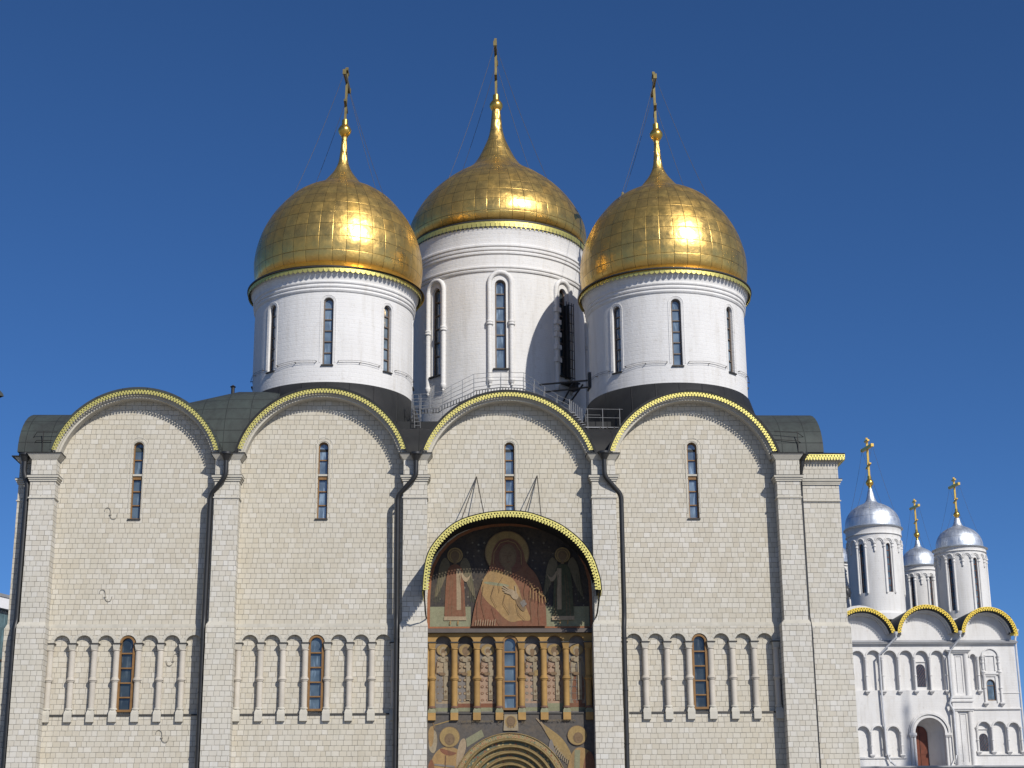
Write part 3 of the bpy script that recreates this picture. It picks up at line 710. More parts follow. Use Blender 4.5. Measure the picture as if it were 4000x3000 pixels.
# lower mural round the doorway arch
L = Fresco(-.092)
L.shape([(xl, 4.5), (1.62, 4.5)]+[(4.17+2.55*cos(pi-pi*k/24), 4.98+2.55*sin(pi*k/24)) for k in range(25)]+[(6.72, 4.5), (xr, 4.5), (xr, 8.44), (xl, 8.44)], 'p_slate')
def small_face(x, z, r):
    L.disc(x, z, r*.62, 'p_brown', r*.68); L.disc(x, z-.03*r, r*.43, 'p_skin', r*.55)
    for d in (-.15, .15): L.disc(x+d*r, z+.06*r, r*.07, 'p_line', r*.035, 8)
    L.line([(x, z+.02*r), (x-.02*r, z-.15*r)], r*.06, 'p_line'); L.line([(x-.12*r, z-.28*r), (x+.12*r, z-.28*r)], r*.06, 'p_line')
# left angel: raised arm with a thin sword, scroll, wings
L.shape(sm([(.5, 5.0), (1.9, 5.0), (2.15, 6.2), (2.0, 6.8), (1.5, 7.0), (.95, 6.9), (.6, 6.3)], 3), 'p_ochre')
L.shape(sm([(.48, 6.2), (.75, 6.55), (.9, 5.2), (.5, 5.0)], 2), 'p_red'); L.shape(sm([(1.55, 6.0), (1.85, 6.1), (1.95, 5.1), (1.4, 5.0)], 2), 'p_red'); L.shape(sm([(1.0, 6.95), (1.6, 6.75), (1.85, 6.7), (1.5, 6.55), (1.1, 6.7)], 2), 'p_red')
L.shape(sm([(.5, 6.9), (.62, 7.6), (.85, 7.75), (.95, 7.2), (.8, 6.6)], 3), 'p_cream'); L.shape(sm([(1.75, 6.4), (1.9, 7.2), (2.15, 7.4), (2.25, 7.0), (2.0, 6.3), (1.8, 5.9)], 3), 'p_tan')
L.shape(sm([(.5, 7.6), (.62, 7.9), (.78, 7.85), (.75, 7.1), (.58, 6.9)], 2), 'p_ochre')
L.line([(.62, 7.75), (.78, 7.92), (1.78, 8.20)], .045, 'p_halo'); L.line([(.72, 8.05), (.80, 7.78)], .05, 'p_brown')
L.shape([(2.25, 6.95), (3.02, 7.42), (2.90, 7.72), (2.20, 7.32)], 'p_sage')
L.line([(.8, 6.2), (1.7, 6.1)], .08, 'p_grey'); L.line([(1.3, 6.6), (1.25, 5.4)], .05, 'p_line')
L.disc(1.47, 7.40, .46, 'p_brown', n=32); L.disc(1.47, 7.40, .435, 'p_halo', n=32); small_face(1.47, 7.3, .38)
# right angel: long wing, halo, cloak
L.shape(sm([(5.45, 8.1), (5.95, 7.75), (6.5, 7.35), (6.85, 6.8), (7.0, 6.3), (6.7, 6.35), (6.2, 6.9), (5.9, 7.35)], 3), 'p_halo')
for q in range(4): L.line([(5.7+.02*q, 7.80-.05*q), (5.36+.07*q, 8.20-.05*q)], .06, 'p_tan')
for q in range(9): L.line([(6.25+.07*q, 6.98-.085*q), (6.10+.085*q, 6.72-.075*q)], .05, 'p_cream')
L.shape(sm([(5.85, 6.9), (6.0, 7.35), (6.1, 7.1), (6.3, 6.3), (6.8, 5.6), (6.4, 5.2), (6.0, 6.0)], 3), 'p_grey')
L.shape(sm([(6.5, 5.0), (7.9, 5.0), (7.95, 6.6), (7.4, 6.95), (7.0, 6.85), (6.75, 6.2)], 3), 'p_ochre'); L.shape(sm([(7.3, 5.0), (7.95, 5.0), (7.95, 6.7), (7.5, 6.75)], 2), 'p_red')
L.shape([(7.05, 6.8), (7.3, 6.8), (7.25, 5.6), (7.0, 5.6)], 'p_sage')
L.disc(7.18, 7.44, .44, 'p_brown', n=32); L.disc(7.18, 7.44, .415, 'p_halo', n=32); small_face(7.22, 7.33, .36)
# small square icon with a haloed face on a cloth
L.shape([(3.88, 7.66), (4.55, 7.66), (4.52, 8.38), (3.92, 8.38)], 'p_cream'); L.disc(4.215, 8.05, .30, 'p_tan'); L.disc(4.215, 8.05, .27, 'p_halo')
small_face(4.215, 8.07, .33)
for d in (-.1, 0, .1): L.shape(sm([(4.215+d-.05, 7.92), (4.215+d+.05, 7.92), (4.215+d*1.4, 7.74)], 1), 'p_brown')
lm = L.build('doorway_mural', cath, label='dark painted wall with two angels and a small haloed face over the doorway arch')
def lettering(txt, x, z, size, y, parent):
    cu = bpy.data.curves.new('lettering', 'FONT'); cu.body = txt; cu.size = size; cu.extrude = .002; cu.space_character = .92
    t_ = bpy.data.objects.new('lettering', cu); COL.objects.link(t_)
    dg = bpy.context.evaluated_depsgraph_get(); me = bpy.data.meshes.new_from_object(t_.evaluated_get(dg)); bpy.data.objects.remove(t_)
    me.materials.clear(); me.materials.append(M['p_letter'])
    o = bpy.data.objects.new('lettering', me); COL.objects.link(o); o.parent = parent; o.location = (x, y, z); o.rotation_euler = (pi/2, 0, 0)
lettering('СТЫИ АРХАГГЛЪ МИХАИЛЪ', 1.88, 8.03, .115, L.y-.008, lm); lettering('СТЫИ АГГЛЪ ХРАНИТЕЛЬ', 5.72, 8.06, .115, L.y-.008, lm)
lettering('IC', 3.62, 7.98, .15, L.y-.008, lm); lettering('XC', 4.68, 7.98, .15, L.y-.008, lm)
# stepped doorway arch of rolls and painted bands
da = MB(); dz, dx = 4.98, 4.17
yy = L.y-.03
radii = [2.59, 2.27, 1.98, 1.72, 1.47, 1.22, .98]
for k in range(6):
    ro, ri = radii[k], radii[k+1]; n = 44
    o = arc(dx, dz, ro, 0, pi, n); q = arc(dx, dz, ri, 0, pi, n); y0 = yy+.12*k
    bridge_ring(da, o, q, y0, 1 if k % 2 == 0 else 2)
    da.strip([(x, y0, z) for x, z in q], [(x, y0+.12, z) for x, z in q], 3)
    if k == 0: da.strip([(x, y0, z) for x, z in o], [(x, y0+.06, z) for x, z in o], 3)
    for rad, rt in ((ri+.01, .05), (ri+.075, .022), (ro-.03, .022)): da.tube([(x, y0-.015, z) for x, z in arc(dx, dz, rad, 0, pi, n)], rt, 8, 0)
    for s_ in (-1, 1): da.box(dx+s_*(ro+ri)/2-(ro-ri)/2, dx+s_*(ro+ri)/2+(ro-ri)/2, y0, y0+.11, 0, dz, 2)
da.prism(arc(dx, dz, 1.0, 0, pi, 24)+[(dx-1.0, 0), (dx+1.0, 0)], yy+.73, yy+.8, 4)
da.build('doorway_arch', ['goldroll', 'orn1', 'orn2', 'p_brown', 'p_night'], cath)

# ---- portal canopy
cp = empty('portal_canopy', '', ''); del cp['label'], cp['category']; cp.parent = cath
prof = [(.27, 13.66), (.31, 14.3), (.43, 15.08), (.70, 15.68), (1.28, 16.36), (1.80, 16.74), (2.39, 16.98), (3.25, 17.17), (4.12, 17.23), (4.98, 17.16), (5.73, 16.92), (6.35, 16.65), (6.84, 16.32), (7.30, 15.92), (7.66, 15.48), (7.92, 15.0), (8.08, 14.5), (8.18, 14.1), (8.22, 13.66)]
def resample(pts, n):
    # smooth, then equal arc length
    P = [Vector(p) for p in pts]; Q = [P[0]]
    for i in range(len(P)-1):
        p0 = P[max(i-1, 0)]; p1 = P[i]; p2 = P[i+1]; p3 = P[min(i+2, len(P)-1)]
        for k in range(1, 9):
            t_ = k/8; Q.append(.5*((2*p1)+(p2-p0)*t_+(2*p0-5*p1+4*p2-p3)*t_*t_+(3*p1-p0-3*p2+p3)*t_**3))
    Ls = [0]
    for a, b_ in zip(Q[:-1], Q[1:]): Ls.append(Ls[-1]+(b_-a).length)
    out = []; j = 0
    for k in range(n+1):
        s_ = Ls[-1]*k/n
        while j < len(Q)-2 and Ls[j+1] < s_: j += 1
        t_ = (s_-Ls[j])/max(Ls[j+1]-Ls[j], 1e-9); out.append(Q[j].lerp(Q[j+1], t_))
    return out
cpts = resample([(1.659+(x-1.659)*.9972, 1.7+(z-1.7)*.9972) for x, z in prof], 84); YC = -2.4
nrm = []
for k in range(len(cpts)):
    t_ = (cpts[min(k+1, 84)]-cpts[max(k-1, 0)]).normalized(); nrm.append(Vector((t_.y, -t_.x)))   # inward
c = MB(); o_ = [p-n_*.05 for p, n_ in zip(cpts, nrm)]; i_ = [p+n_*.07 for p, n_ in zip(cpts, nrm)]
for A, y0, y1, m_ in ((o_, YC-.03, .0, 0), (i_, YC+.02, .0, 1)): c.strip([(p.x, y0, p.y) for p in A], [(p.x, y1, p.y) for p in A], m_, True)
c.strip([(p.x, YC-.03, p.y) for p in o_], [(p.x, YC+.02, p.y) for p in i_], 0)
c.build('canopy_roof', ['roof_black', 'black'], cp)
t = MB(); trim(t, [(p.x, YC-.04, p.y) for p in reversed(cpts)], [(n_.x, 0, n_.y) for n_ in reversed(nrm)], .28)
for x in (.27, 8.22): trim(t, [(x, YC+2.1*k/13, 13.70) for k in range(14)], [(0, 0, -1)]*14, .30)
t.build('gilded_valance', 'gold_trim', cp, solid=.012)
for x, s_ in ((.32, 1), (8.17, -1)):
    t = MB(); t.tube([(x, YC+.1, 13.65), (x+.03*s_, YC+.5, 13.2), (x+.06*s_, -1.2, 12.75), (x+.09*s_, -.75, 12.62)], .035, 8); t.box(x-.03, x+.03, YC, -.7, 13.66, 13.72); t.build('bracket', 'iron', cp)
for (ax, az), ends in (((2.70, 19.35), ((1.95, 16.85), (3.02, 17.12))), ((5.54, 19.40), ((4.85, 17.2), (5.62, 16.98)))):
    for ex, ez in ends:
        t = MB(); t.tube([(ax, -.02, az), (ex, -1.75, ez)], .022, 6); t.build('tie_rod', 'chain', cp)

# ---- drain pipes
def pipe(path, r=.115, funnel=True):
    t = MB(); t.tube(path, r, 12)
    n = len(path); z = path[-1][2]
    for k in range(6):
        zz = path[-1][2]+2.0+2.35*k
        if zz < path[-2][2]-.2:
            f = (zz-path[-1][2])/(path[-2][2]-path[-1][2]); x = path[-1][0]+(path[-2][0]-path[-1][0])*f; y = path[-1][1]+(path[-2][1]-path[-1][1])*f
            t.lathe([(r+.02, zz), (r+.02, zz+.05), (r, zz+.052)], x, y, 12); t.box(x-.02, x+.02, y, -.02, zz, zz+.03)
    o = t.build('drainpipe', 'pipe', cath)
    if funnel:
        x, y, z = path[0]
        q = MB(); q.lathe([(r, z-.12), (r+.03, z-.05), (.25, z+.16), (.29, z+.17), (.29, z+.27), (.2, z+.27)], x, y, 4+12); q.build('funnel', 'pipe', o)
YQ = -.98
def curve_pts(P, n=4):
    out = [P[0]]
    for i in range(1, len(P)-1):
        a, b_, c_ = Vector(P[i-1]), Vector(P[i]), Vector(P[i+1]); d = min(.22, (b_-a).length*.4, (c_-b_).length*.4)
        p0 = b_+(a-b_).normalized()*d; p1 = b_+(c_-b_).normalized()*d
        for k in range(n+1):
            t_ = k/n; out.append(tuple(p0*(1-t_)**2+b_*2*t_*(1-t_)+p1*t_*t_))
    out.append(P[-1]); return out
pipe(curve_pts([(-18.16, -.55, 20.05), (-18.16, -.55, 19.4), (-17.97, -.5, 18.9), (-17.98, -.5, 12.6), (-18.02, -.6, 12.2), (-18.02, -.6, .3)]), .13)
pipe(curve_pts([(-8.85, YQ, 20.0), (-8.85, YQ, 19.15), (-9.55, -.62, 18.35), (-9.60, -.55, 12.7), (-9.60, -.62, 12.2), (-9.60, -.62, .3)]))
pipe(curve_pts([(-.11, YQ, 20.0), (-.11, YQ, 19.15), (-.95, -.62, 18.30), (-.93, -.55, 12.7), (-.93, -.62, 12.2), (-.93, -.62, .3)]))
pipe(curve_pts([(8.62, YQ, 20.05), (8.62, YQ, 19.15), (9.40, -.62, 18.35), (9.40, -.55, 12.7), (9.36, -.62, 12.2), (9.33, -.62, .3)]))
pipe(curve_pts([(18.0, -.55, 20.1), (17.96, -.5, 19.75), (17.88, -.35, 19.3), (17.92, -.12, 18.8), (17.92, -.12, 12.7), (17.98, -.2, 12.2), (17.98, -.2, .3)]), .10)
# ---- iron wall anchors, lamp, roof vent
def anchor(x, z, y, flip=1, rot=0.):
    pts = [(-.26, .06), (-.25, .17), (-.15, .23), (-.05, .20), (.0, .08), (.01, -.06), (.0, -.13), (.04, -.25), (.14, -.31), (.25, -.28), (.30, -.18), (.31, -.08)]
    P = []
    for a, b_ in resample(pts, 22): P.append((x+(a*cos(rot)-b_*sin(rot))*flip, y-.035, z+a*sin(rot)+b_*cos(rot)))
    t = MB(); t.tube(P, .013, 6); t.box(x-.05, x+.05, y-.06, y, z-.13, z-.09); t.build('wall_anchor', 'anchor', cath)
anchor(-14.2, 17.66, -.0); anchor(-14.2, 13.85, 0); anchor(-11.0, 10.95, .12, -1); anchor(-11.3, 7.55, -.09)
t = MB(); t.T = lambda p: Matrix.Translation((19.86, .35, 13.9)) @ p
t.lathe([(0, -.26), (.19, -.2), (.25, 0), (.19, .2), (0, .26)], 0, 0, 16, 0, pi); t.box(-.05, .06, -.2, .2, -.3, .3); t.build('floodlight', 'pipe', cath)
t = MB(); t.lathe([(.09, 23.9), (.09, 24.95), (.13, 24.96), (.15, 24.98), (.02, 25.08)], -9.42, 4.3, 12); t.build('roof_vent', 'iron', cath)

# ---- drums and domes
def cyl_wall(mb, R, z0, z1, wins, seg=240, mat=0, depth=.32):
    """cylinder with arched openings: wins = (angle, width, sill, top)"""
    cuts = set(round(2*pi*k/seg-pi, 6) for k in range(seg+1))
    for a, w_, s_, t_ in wins:
        for k in range(13):
            cuts.add(round(a+asin(max(-1, min(1, -cos(pi*k/12))))*0+(w_/2/R)*(-cos(pi*k/12)), 6))
    cuts = sorted(cuts); keep = [cuts[0]]
    for c_ in cuts[1:]:
        if c_-keep[-1] > .0009: keep.append(c_)
    cuts = keep
    pt = lambda a, z, r=R: (r*sin(a), -r*cos(a), z)
    def top(a, wi):
        aw, w_, s_, t_ = wi; d = (a-aw)*R; r = w_/2
        return t_-r+sqrt(max(0, r*r-d*d))
    for a, b_ in zip(cuts[:-1], cuts[1:]):
        m = (a+b_)/2; wi = next((q for q in wins if abs(m-q[0]) < q[1]/2/R), None)
        if wi is None:
            mb.add([pt(a, z0), pt(b_, z0), pt(b_, z1), pt(a, z1)], [(0, 1, 2, 3)], mat, False)
        else:
            ta, tb = top(a, wi), top(b_, wi)
            mb.add([pt(a, z0), pt(b_, z0), pt(b_, wi[2]), pt(a, wi[2])], [(0, 1, 2, 3)], mat, False)
            mb.add([pt(a, ta), pt(b_, tb), pt(b_, z1), pt(a, z1)], [(0, 1, 2, 3)], mat, False)
            Ri = R-depth
            mb.add([pt(a, ta), pt(b_, tb), pt(b_, tb, Ri), pt(a, ta, Ri)], [(3, 2, 1, 0)], mat)
            mb.add([pt(a, wi[2]), pt(b_, wi[2]), pt(b_, wi[2], Ri), pt(a, wi[2], Ri)], [(0, 1, 2, 3)], mat)
    for wi in wins:
        for s_ in (-1, 1):
            a = wi[0]+s_*wi[1]/2/R; zt = wi[3]-wi[1]/2
            mb.add([pt(a, wi[2]), pt(a, wi[2], R-depth), pt(a, zt, R-depth), pt(a, zt)], [(0, 1, 2, 3)], mat)
def rotT(a, R): 
    m = Matrix.Rotation(a, 4, 'Z')
    return lambda p: m @ Vector((p[0], p[1]-R, p[2]))
def dome_mesh(prof, ncol, rowh, seg=176, name='onion_dome', mat='gold', parent=None, loc=None):
    mb = MB()
    P = resample([(r, z) for r, z in prof], 110)
    P = [(max(p.x, .02), p.y) for p in P]
    L_ = [0]
    for a, b_ in zip(P[:-1], P[1:]): L_.append(L_[-1]+sqrt((a[0]-b_[0])**2+(a[1]-b_[1])**2))
    mb.uv = []
    mb.lathe(P, 0, 0, seg)
    for j in range(len(P)-1):
        for k in range(seg):
            u0, u1 = ncol*k/seg, ncol*(k+1)/seg; v0, v1 = L_[j]/rowh, L_[j+1]/rowh
            mb.uv.append([(u0, v0), (u1, v0), (u1, v1), (u0, v1)])
    return mb.build(name, mat, parent, loc)
def cross_set(parent, base, sc_=1., rot=radians(87), chains=True, anchor_r=3.0, anchor_z=-4.6, mats=('gold_smooth', 'gold_cross', 'chain'), orb_r=.36, H=3.14, th=1.):
    """orb, eight-ended cross (arms seen almost edge-on) and four guy chains; base = height of the orb centre"""
    q = MB(); r = orb_r*sc_
    q.lathe([(.14*sc_, base-r*1.05), (.19*sc_, base-r*.98), (.15*sc_, base-r*.9), (r*.72, base-r*.66), (r*.98, base-.15*r), (r*.97, base+.2*r), (r*.72, base+r*.66), (.17*sc_, base+r*.93), (.165*sc_, base+r*1.75), (.0, base+r*1.76)], 0, 0, 24)
    q.build('orb', mats[0], parent)
    c = MB(); z0 = base+r*1.7; z1 = z0+H*sc_; t_ = .062*sc_*th
    c.box(-t_, t_, -t_*1.1, t_*1.1, z0, z1)
    m = Matrix.Rotation(rot, 3, 'Z'); c.T = lambda p: m @ Vector(p)
    L1, L2, L3 = 1.12*sc_, .36*sc_, .42*sc_; zb = z0+H*.74*sc_
    c.box(-L1, L1, -t_*1.15, t_*1.15, zb-.10*sc_*th, zb+.10*sc_*th)
    c.box(-L2, L2, -t_*1.12, t_*1.12, z0+H*.90*sc_, z0+H*.945*sc_)
    a, b_ = z0+H*.27*sc_, .17*sc_
    c.add([(x, y, a+d-(b_ if x > 0 else -b_)) for x in (-L3, L3) for y in (-t_*1.12, t_*1.12) for d in (-.06*sc_, .06*sc_)], [(0, 1, 3, 2), (4, 6, 7, 5), (0, 4, 5, 1), (2, 3, 7, 6), (0, 2, 6, 4), (1, 5, 7, 3)])
    for x in (-L1, L1): c.box(x-.05*sc_, x+.05*sc_, -t_*1.5, t_*1.5, zb-.14*sc_, zb+.14*sc_)
    c.build('cross', mats[1], parent)
    if chains:
        for k, a in enumerate((52, 128, 232, 308)):
            a = radians(a); y = -cos(a); e = m @ Vector((L1 if (cos(a) < 0) else -L1, 0, zb))
            f = Vector((anchor_r*sin(a), -anchor_r*cos(a), base+anchor_z)); t = MB(); P = []
            for j in range(15):
                u = j/14; p = e.lerp(f, u); p.z -= .28*sc_*4*u*(1-u); P.append(p)
            t.tube(P, .011*max(sc_, .8), 5); t.build('guy_chain', mats[2], parent)

SIDE_PROF = [(4.10, 30.70), (4.20, 30.80), (4.28, 30.95), (4.33, 31.15), (4.36, 31.4), (4.39, 31.8), (4.37, 32.2), (4.30, 32.7), (4.11, 33.4), (3.86, 34.0), (3.52, 34.6), (3.06, 35.2), (2.60, 35.7), (2.02, 36.12), (1.36, 36.46), (1.02, 36.72), (.79, 37.0), (.50, 37.4), (.285, 37.9), (.20, 38.5), (.155, 39.1), (.145, 39.55)]
def side_tower(x, y, lean):
    d = MB(); R = 4.07
    wins = [(radians(a), .50, 25.42, 28.92) for a in range(-180, 180, 45)]
    wins = [(a+1e-4, w_, s_, t_) for a, w_, s_, t_ in wins]; wins[0] = (-pi+.08, .5, 25.42, 28.92)
    cyl_wall(d, R, 22.4, 29.2, wins)
    d.lathe([(R, 29.2), (R+.03, 29.22), (R+.075, 29.27), (R+.085, 29.33), (R+.05, 29.38), (R+.04, 29.42), (R+.10, 29.46), (R+.115, 29.52), (R+.08, 29.58), (R+.07, 29.62), (R+.13, 29.67), (R+.14, 29.73), (R+.11, 29.79), (R+.11, 29.86), (R+.17, 30.0), (R+.26, 30.2), (R+.30, 30.42)], 0, 0, 120)
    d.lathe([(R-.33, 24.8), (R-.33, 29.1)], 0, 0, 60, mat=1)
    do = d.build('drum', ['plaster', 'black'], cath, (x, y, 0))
    e = MB(); e.lathe([(R+.28, 30.41), (4.50, 30.35), (4.53, 30.37), (4.53, 30.435), (4.2, 30.50), (3.9, 30.52)], 0, 0, 120); e.build('eaves', 'sill', do)
    t = MB(); n = 106; trim(t, [(4.47*sin(2*pi*k/n), -4.47*cos(2*pi*k/n), 30.345) for k in range(n+1)], [(0, 0, -1)]*(n+1), .24, False); t.build('gilded_valance', 'gold_trim', do, solid=.012)
    k_ = MB(); k_.lathe([(R+.01, 24.55), (R+.10, 24.46), (4.40, 23.75), (4.45, 23.4), (4.45, 20.5)], 0, 0, 96); k_.build('drum_skirt', 'roof_black', do)
    for a in (-90, -45, 0, 45, 90):
        m = MB(); m.T = rotT(radians(a), R-.22)
        window(m, 0, 0, .50, 25.43, 28.92, (28.36, 27.80, 27.22, 26.66, 26.08), .075, .08, .055); m.box(-.30, .30, -.30, .1, 25.36, 25.425, 2)
        wn_ = m.build('drum_window', ['wood_grey', 'glass', 'sill'], do)
        s_ = MB(); s_.T = rotT(radians(a), R)
        for w_, t_, yy_ in ((.80, .04, -.02), (.64, .025, -.012)):
            zt = 28.92+(w_-.5)/2; o = arched(0, w_, 25.55, zt, 16)[1:]; q = arched(0, w_-2*t_, 25.55, zt-t_, 16)[1:]
            o.append((-w_/2, 25.55)); q.append((-w_/2+t_, 25.55)); yb = .05
            cv = lambda l, yy2: [(px, yy2+(R-sqrt(R*R-px*px)), pz) for px, pz in l]
            s_.strip(cv(o, yy_), cv(q, yy_), 0); s_.strip(cv(q, yy_), cv(q, yb), 0); s_.strip(cv(o, yy_), cv(o, yb), 0)
        s_.build('window_surround', 'plaster', do)
    for a in (-67.5, -22.5, 22.5, 67.5):
        r_ = MB()
        for zz in (25.55, 25.64): r_.tube([((R+.10)*sin(radians(a+b_)), -(R+.10)*cos(radians(a+b_)), zz+.05*cos(b_*.14)) for b_ in range(-15, 16, 3)], .008, 5)
        for b_ in (-15, 0, 15): r_.box(-.015, .015, 0, .01, 0, .01) if False else r_.tube([((R+q)*sin(radians(a+b_)), -(R+q)*cos(radians(a+b_)), 25.60) for q in (-.02, .13)], .02, 5)
        r_.build('lightning_cable', 'chain', do)
    h = bpy.data.objects.new('onion_dome', None); COL.objects.link(h)
    bpy.data.objects.remove(h)
    dm = dome_mesh(SIDE_PROF, 40, .73, parent=cath, loc=(x, y, 0))
    fl = MB(); fl.lathe([(4.53, 30.44), (4.50, 30.47), (4.28, 30.66), (4.12, 30.86)], 0, 0, 120); fl.build('base_ring', 'gold_smooth', dm)
    cross_set(dm, 39.83, 1.0)
    sh = (radians(lean))
    dm.rotation_euler = (0, sh, 0); z_ = 30.5; dm.location = (x+.12-z_*sin(sh), y, z_-z_*cos(sh))
    return do, dm
dL, oL = side_tower(-4.56, 6.0, 1.1)
def place(do, dm, x, y, lean):
    a = copy_part(do, cath, (x, y, 0)); b_ = copy_part(dm, cath); sh = radians(lean); b_.rotation_euler = (0, sh, 0); z_ = 30.5; b_.location = (x-z_*sin(sh), y, z_-z_*cos(sh)-.1)
place(dL, oL, 12.66, 6.0, -.75)
place(dL, oL, 12.66, 22.6, -.9)

# central drum and dome
CX, CY, CR = 4.14, 14.0, 4.95
d = MB()
wins = [(radians(a)+1e-4, .60, 27.42, 32.5) for a in range(-135, 180, 45)]
cyl_wall(d, CR, 22.0, 32.95, wins, mat=0, depth=.4)
Rr = CR
prof = [(Rr, 32.95), (Rr+.07, 32.98), (Rr+.10, 33.06), (Rr+.05, 33.13), (Rr+.12, 33.18), (Rr+.13, 33.26), (Rr+.03, 33.33), (Rr+.02, 33.95), (Rr+.09, 34.0), (Rr+.10, 34.09), (Rr+.05, 34.16), (Rr+.12, 34.21), (Rr+.13, 34.31), (Rr+.08, 34.37), (Rr+.15, 34.43), (Rr+.15, 34.53), (Rr+.08, 34.6), (Rr+.06, 35.35), (Rr+.12, 35.5)]
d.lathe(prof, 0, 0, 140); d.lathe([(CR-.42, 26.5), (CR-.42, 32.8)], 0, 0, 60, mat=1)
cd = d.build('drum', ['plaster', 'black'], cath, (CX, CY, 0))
e = MB(); e.lathe([(Rr+.10, 35.5), (Rr+.16, 35.52), (Rr+.16, 35.56), (4.9, 36.1)], 0, 0, 120); e.lathe([(Rr+.12, 35.86), (Rr+.17, 35.87), (Rr+.17, 35.92), (4.9, 35.98)], 0, 0, 120); e.build('eaves', 'sill', cd)
t = MB(); n = 122; RT = CR+.15; trim(t, [(RT*sin(2*pi*k/n), -RT*cos(2*pi*k/n), 35.86) for k in range(n+1)], [(0, 0, -1)]*(n+1), .40, False); t.build('gilded_valance', 'gold_trim', cd, solid=.012)
for a in (-90, -45, 0, 45, 90):
    m = MB(); m.T = rotT(radians(a), CR-.25)
    window(m, 0, 0, .60, 27.44, 32.5, (31.72, 30.94, 30.16, 29.38, 28.60), .085, .09, .07); m.box(-.42, .42, -.38, .1, 27.36, 27.43, 2)
    wn_ = m.build('drum_window', ['wood_grey', 'glass' if a < 40 else 'glass_dark', 'sill'], cd)
    s_ = MB(); s_.T = rotT(radians(a), CR)
    pth = [(-.59, -.02, 26.75), (-.59, -.02, 32.32)]+[(-.59*cos(pi*k/14), -.02, 32.32+.59*sin(pi*k/14)) for k in range(1, 14)]+[(.59, -.02, 32.32), (.59, -.02, 26.75)]
    s_.tube(pth, .135, 12)
    for sx_ in (-.59, .59):
        s_.lathe([(.14, 29.85), (.2, 29.9), (.2, 29.97), (.165, 30.0), (.2, 30.05), (.2, 30.1), (.14, 30.15)], sx_, -.02, 14); s_.lathe([(.02, 26.42), (.07, 26.5), (.06, 26.58), (.12, 26.66), (.15, 26.76), (.15, 26.86), (.13, 26.9)], sx_, -.02, 14)
        if a == 45 and sx_ < 0:
            for q in range(5): s_.box(sx_-.2, sx_+.2, -.2, .05, 28.1+.72*q, 28.36+.72*q)
    s_.build('window_surround', 'plaster', cd)
    if a == 45:       # black gangway door grille and its small landing
        s_ = MB(); s_.T = rotT(radians(a), CR)
        for sx_ in (-.22, .0, .22, .38): s_.tube([(sx_, -.42, 27.2), (sx_, -.42, 31.6)], .025, 5)
        for q in range(9): s_.tube([(-.24, -.42, 27.3+.52*q), (.40, -.42, 27.3+.52*q)], .022, 5)
        s_.box(.05, .13, -.30, .02, 27.3, 31.5); s_.box(-.3, .45, -.75, .0, 26.92, 27.0); s_.box(.05, .35, -.7, -.3, 26.55, 26.95)
        for sx_ in (-.3, .5): s_.tube([(sx_, -.9, 26.9), (sx_*.6, .0, 25.9)], .05, 6)
        s_.build('gangway_grille', 'iron', cd)
CPROF = [(4.72, 36.0), (4.95, 36.08), (5.10, 36.3), (5.16, 36.6), (5.15, 36.9), (5.06, 37.4), (4.80, 38.0), (4.45, 38.6), (4.00, 39.2), (3.42, 39.8), (2.68, 40.4), (1.93, 40.9), (1.46, 41.3), (1.18, 41.7), (.96, 42.1), (.73, 42.6), (.49, 43.2), (.36, 43.8), (.295, 44.5), (.245, 45.02)]
dm = dome_mesh(CPROF, 46, .74, parent=cath, loc=(CX, CY, 0))
cross_set(dm, 45.30, 1.12, anchor_r=3.6, anchor_z=-5.7, H=3.36)
sh = radians(-.2); dm.rotation_euler = (0, sh, 0); dm.location = (CX-36*sin(sh), CY, 36-36*cos(sh))

# ---- walkway over the portal gable, landing with railing, ladder
wk = MB()
RT_ = [(-.44, 24.22), (0, 24.25), (.46, 24.28), (1.07, 24.39), (1.49, 24.68), (2.05, 24.98), (2.62, 25.28), (3.29, 25.35), (3.96, 25.37), (5.10, 25.37), (5.62, 25.01), (6.13, 24.61), (6.74, 24.23), (7.38, 23.91)]
FL = [(-.44, 23.47), (.87, 23.53), (1.08, 23.69), (2.46, 24.28), (2.72, 24.44), (3.96, 24.60), (4.99, 24.55), (6.12, 24.07), (6.74, 23.75), (7.55, 23.33)]
def fl(x):
    for a, b_ in zip(FL[:-1], FL[1:]):
        if a[0] <= x <= b_[0]: return a[1]+(b_[1]-a[1])*(x-a[0])/(b_[0]-a[0])
    return FL[-1][1]
for yy_ in (3.0, 3.8):
    wk.tube([(x, yy_, z) for x, z in RT_], .011, 5); wk.tube([(x, yy_, (z+fl(x))/2) for x, z in RT_], .015, 5)
    for x, z in RT_: wk.tube([(x, yy_, fl(x)-.45), (x, yy_, z)], .015, 5)
    wk.tube([(x, yy_, z) for x, z in FL], .035, 4)
for k in range(56):
    x = -.4+7.9*k/55; wk.tube([(x, 3.0, fl(x)), (x, 3.8, fl(x))], .02, 4)
for yy_ in (2.5, 3.6):
    for x in (8.19, 8.93, 9.77): wk.tube([(x, yy_, 22.2), (x, yy_, 23.37)], .015, 5)
    for z in (23.36, 22.93, 22.46): wk.tube([(8.1, yy_, z), (9.8 if z < 23.2 else 10.5, yy_, z-.03)], .014, 5)
for k in range(7): wk.tube([(7.35+.1*k, 3.0, 23.35-.14*k), (7.35+.1*k, 3.0, 24.0-.08*k)], .018, 5); wk.box(7.4+.1*k, 7.6+.1*k, 2.7, 3.4, 23.2-.12*k, 23.23-.12*k)
wk.box(8.1, 9.8, 2.5, 3.6, 22.40, 22.44)
for x in (8.5, 8.85, 9.2): wk.tube([(x, 1.4, 21.7), (x+.3, 2.5, 22.4)], .035, 5, mat=1)
